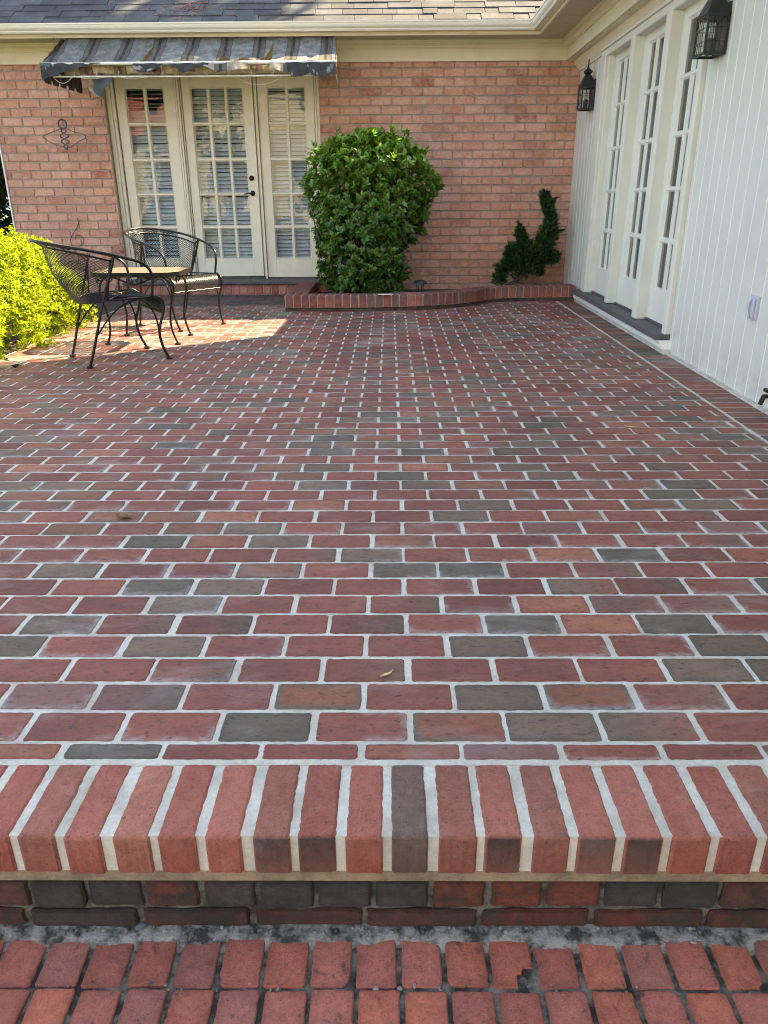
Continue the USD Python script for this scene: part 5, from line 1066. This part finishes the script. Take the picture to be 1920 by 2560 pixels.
for k in range(70):
    x = -1.93 + rng.normal(0, .11) + (rng.random() < .3) * rng.uniform(-.9, .6); s_ = abs(.27 + rng.normal(0, .05)) if k < 45 else rng.uniform(.02, .42); p = roof_pt(x, s_, .014 + .010 * rng.random()); a = rng.uniform(0, 6.28); L = rng.uniform(.012, .03)
    e1 = np.array([math.cos(a), math.sin(a) * cp, math.sin(a) * sp]) * L; e2 = np.array([-math.sin(a), math.cos(a) * cp, math.cos(a) * sp + .3]) * L * .35
    lt.add((np.array([p - e1, p + e2, p + e1, p - e2]), np.array([[0, 1, 2], [0, 2, 3]])))
lt.build('leaf_litter', M['redleaf'], None, label='fallen reddish leaves caught on the grey roof shingles', cat='leaf litter', kind='stuff')
vn = thing('dry_vine', 'thin dry vine climbing the brick wall behind the hedge', 'vine')
for pth in ([(-3.50, 8.74, .30), (-3.47, 8.745, .45), (-3.51, 8.74, .56), (-3.45, 8.745, .66), (-3.40, 8.745, .80)], [(-3.50, 8.73, .42), (-3.42, 8.73, .50), (-3.36, 8.735, .58), (-3.40, 8.74, .62), (-3.46, 8.74, .58)]): MB().add(tube(spline(pth, 14), .004, 5)).build('stem', M['bark'], vn, smooth=True)

# ------------------------------------------------------------------ the house across the garden (it shows in the door panes and lights the shade)
nb = thing('neighbour_house', 'sunlit cream house with a red tiled roof, mirrored in the panes', 'house')
mb = MB(); mb.add(cbox(-13, 3.0, -12.0, -9.6, GZ, 3.1, 0)); mb.add(cbox(-6.2, -1.0, -12, -9.9, 3.1, 5.6, 0)); mb.build('wall', M['facade'], nb)
mb = MB(); mb.add(slab([-13.4, -9.2, 3.05], [-6.3, -9.2, 3.05], [-6.3, -12.5, 4.7], [-13.4, -12.5, 4.7], -.1)); mb.add(slab([-.9, -9.2, 3.05], [3.4, -9.2, 3.05], [3.4, -12.5, 4.7], [-.9, -12.5, 4.7], -.1)); mb.add(slab([-6.6, -9.4, 5.5], [-.6, -9.4, 5.5], [-.6, -12.5, 7.0], [-6.6, -12.5, 7.0], -.1)); mb.build('roof', M['rooftile'], nb, kind='stuff')
for (x, z0, z1, w) in ((-11.6, .7, 2.2, 1.1), (-9.4, .7, 2.2, 1.1), (-7.3, .5, 2.3, .9), (-5.2, .5, 2.3, 1.4), (-2.4, .7, 2.2, 1.0), (.6, .7, 2.2, 1.1), (-4.9, 3.8, 4.9, 1.0), (-2.4, 3.8, 4.9, 1.0)):
    yb = -9.6 if z1 < 3 else -9.9
    fr_ = MB(); fr_.add(cbox(x - w / 2 - .08, x + w / 2 + .08, yb, yb + .06, z0 - .08, z1 + .08, .01)); wf = fr_.build('window', M['white_pure'], nb); MB().add(cbox(x - w / 2, x + w / 2, yb + .055, yb + .075, z0, z1, .0)).build('pane', M['dark'], wf)
rl = thing('garden_railing', 'white baluster railing in front of the mirrored house', 'railing')
for x in np.arange(-11.0, -4.0, .32): MB().add(cbox(x - .03, x + .03, -8.03, -7.97, .25, .98, .006)).build('baluster', M['white_pure'], rl)
MB().add(cbox(-11.1, -3.9, -8.06, -7.94, .98, 1.05, .01)).build('top_rail', M['white_pure'], rl); MB().add(cbox(-11.1, -3.9, -8.06, -7.94, .15, .25, .01)).build('bottom_rail', M['white_pure'], rl); MB().add(cbox(-11.1, -3.9, -8.1, -7.9, GZ, .15, .01)).build('base', M['facade'], rl)
def shrub_row(name, label, x0, x1, y0, z1, n):
    s_ = thing(name, label, 'shrub'); p = np.c_[rng.uniform(x0, x1, n), rng.normal(y0, .35, n), GZ + rng.random(n) ** .7 * (z1 - GZ)]; p = p[meshkit.noise(p * 2.2, 4) > .3]; o = unit(len(p)) * .6 + [0, .2, .6]; o /= np.linalg.norm(o, axis=1, keepdims=True)
    b, d, u, s, t = whorls(p, o, 5, .3, 1.2, .05, (.07, .12, .03), .35); place_leaves(b, d, u, s, t, leaf_shape(.12, .05, .3, .15), 'leaf', M['leaf_hedge'], s_, limit=0)
    MB().add(tube([((x0 + x1) / 2, y0, GZ), ((x0 + x1) / 2, y0, z1 * .6)], .03, 6)).build('stem', M['bark'], s_)
shrub_row('garden_shrub', 'low green shrubs under the white railing, mirrored in the panes', -9.5, -2.5, -6.6, .35, 1500)
big_tree('garden_tree', 'green garden tree before the cream house, mirrored in the middle door', 'tree', (-5.0, -7.0, GZ), (-5.0, -7.0, 2.6), (-5.0, -7.0, 3.0, .9, .9, 1.3), 700, 6, (.13, .06, .3, .15), (0.06, 0.10, 0.025), .38, 2.0)

# ------------------------------------------------------------------ grit and crumbs
gr_ = MB()
for k in range(150):
    if k < 80: p = np.array([rng.uniform(-.55, .60), rng.choice([.855, .948, .762]) + rng.normal(0, .006), -.2365]); r = rng.uniform(.0018, .006)
    else: p = np.array([rng.uniform(-.60, .62), rng.choice([.955, .962]), -.231]); r = rng.uniform(.002, .006)
    v = trimesh.creation.icosphere(0, 1.0); vv = np.array(v.vertices) * rng.uniform(.5, 1.2, 3) * r; gr_.add((rotz_(vv, rng.uniform(0, 6)) + p, np.array(v.faces)))
gr_.build('mortar_grit', M['oldmortar'], None, label='crumbs of old mortar lying in the joints of the lower step', cat='grit', kind='stuff')
lc = MB()
for k in range(46):
    p = np.array([rng.uniform(-2.3, 1.7), 1.2 + 6.2 * rng.random() ** .8, .0022]); a = rng.uniform(0, 6.28); L = rng.uniform(.004, .011)
    if p[0] > wall_x(p[1]) - .05: continue
    lc.add((rotz_(np.array([[-L, 0, 0], [0, L * .4, .0015], [L, 0, .001], [0, -L * .4, .001]]), a) + p, np.array([[0, 1, 2], [0, 2, 3]])))
lc.build('leaf_crumbs', M['deadleaf'], None, label='tiny dry leaf crumbs scattered over the red brick terrace', cat='leaf crumbs', kind='stuff')
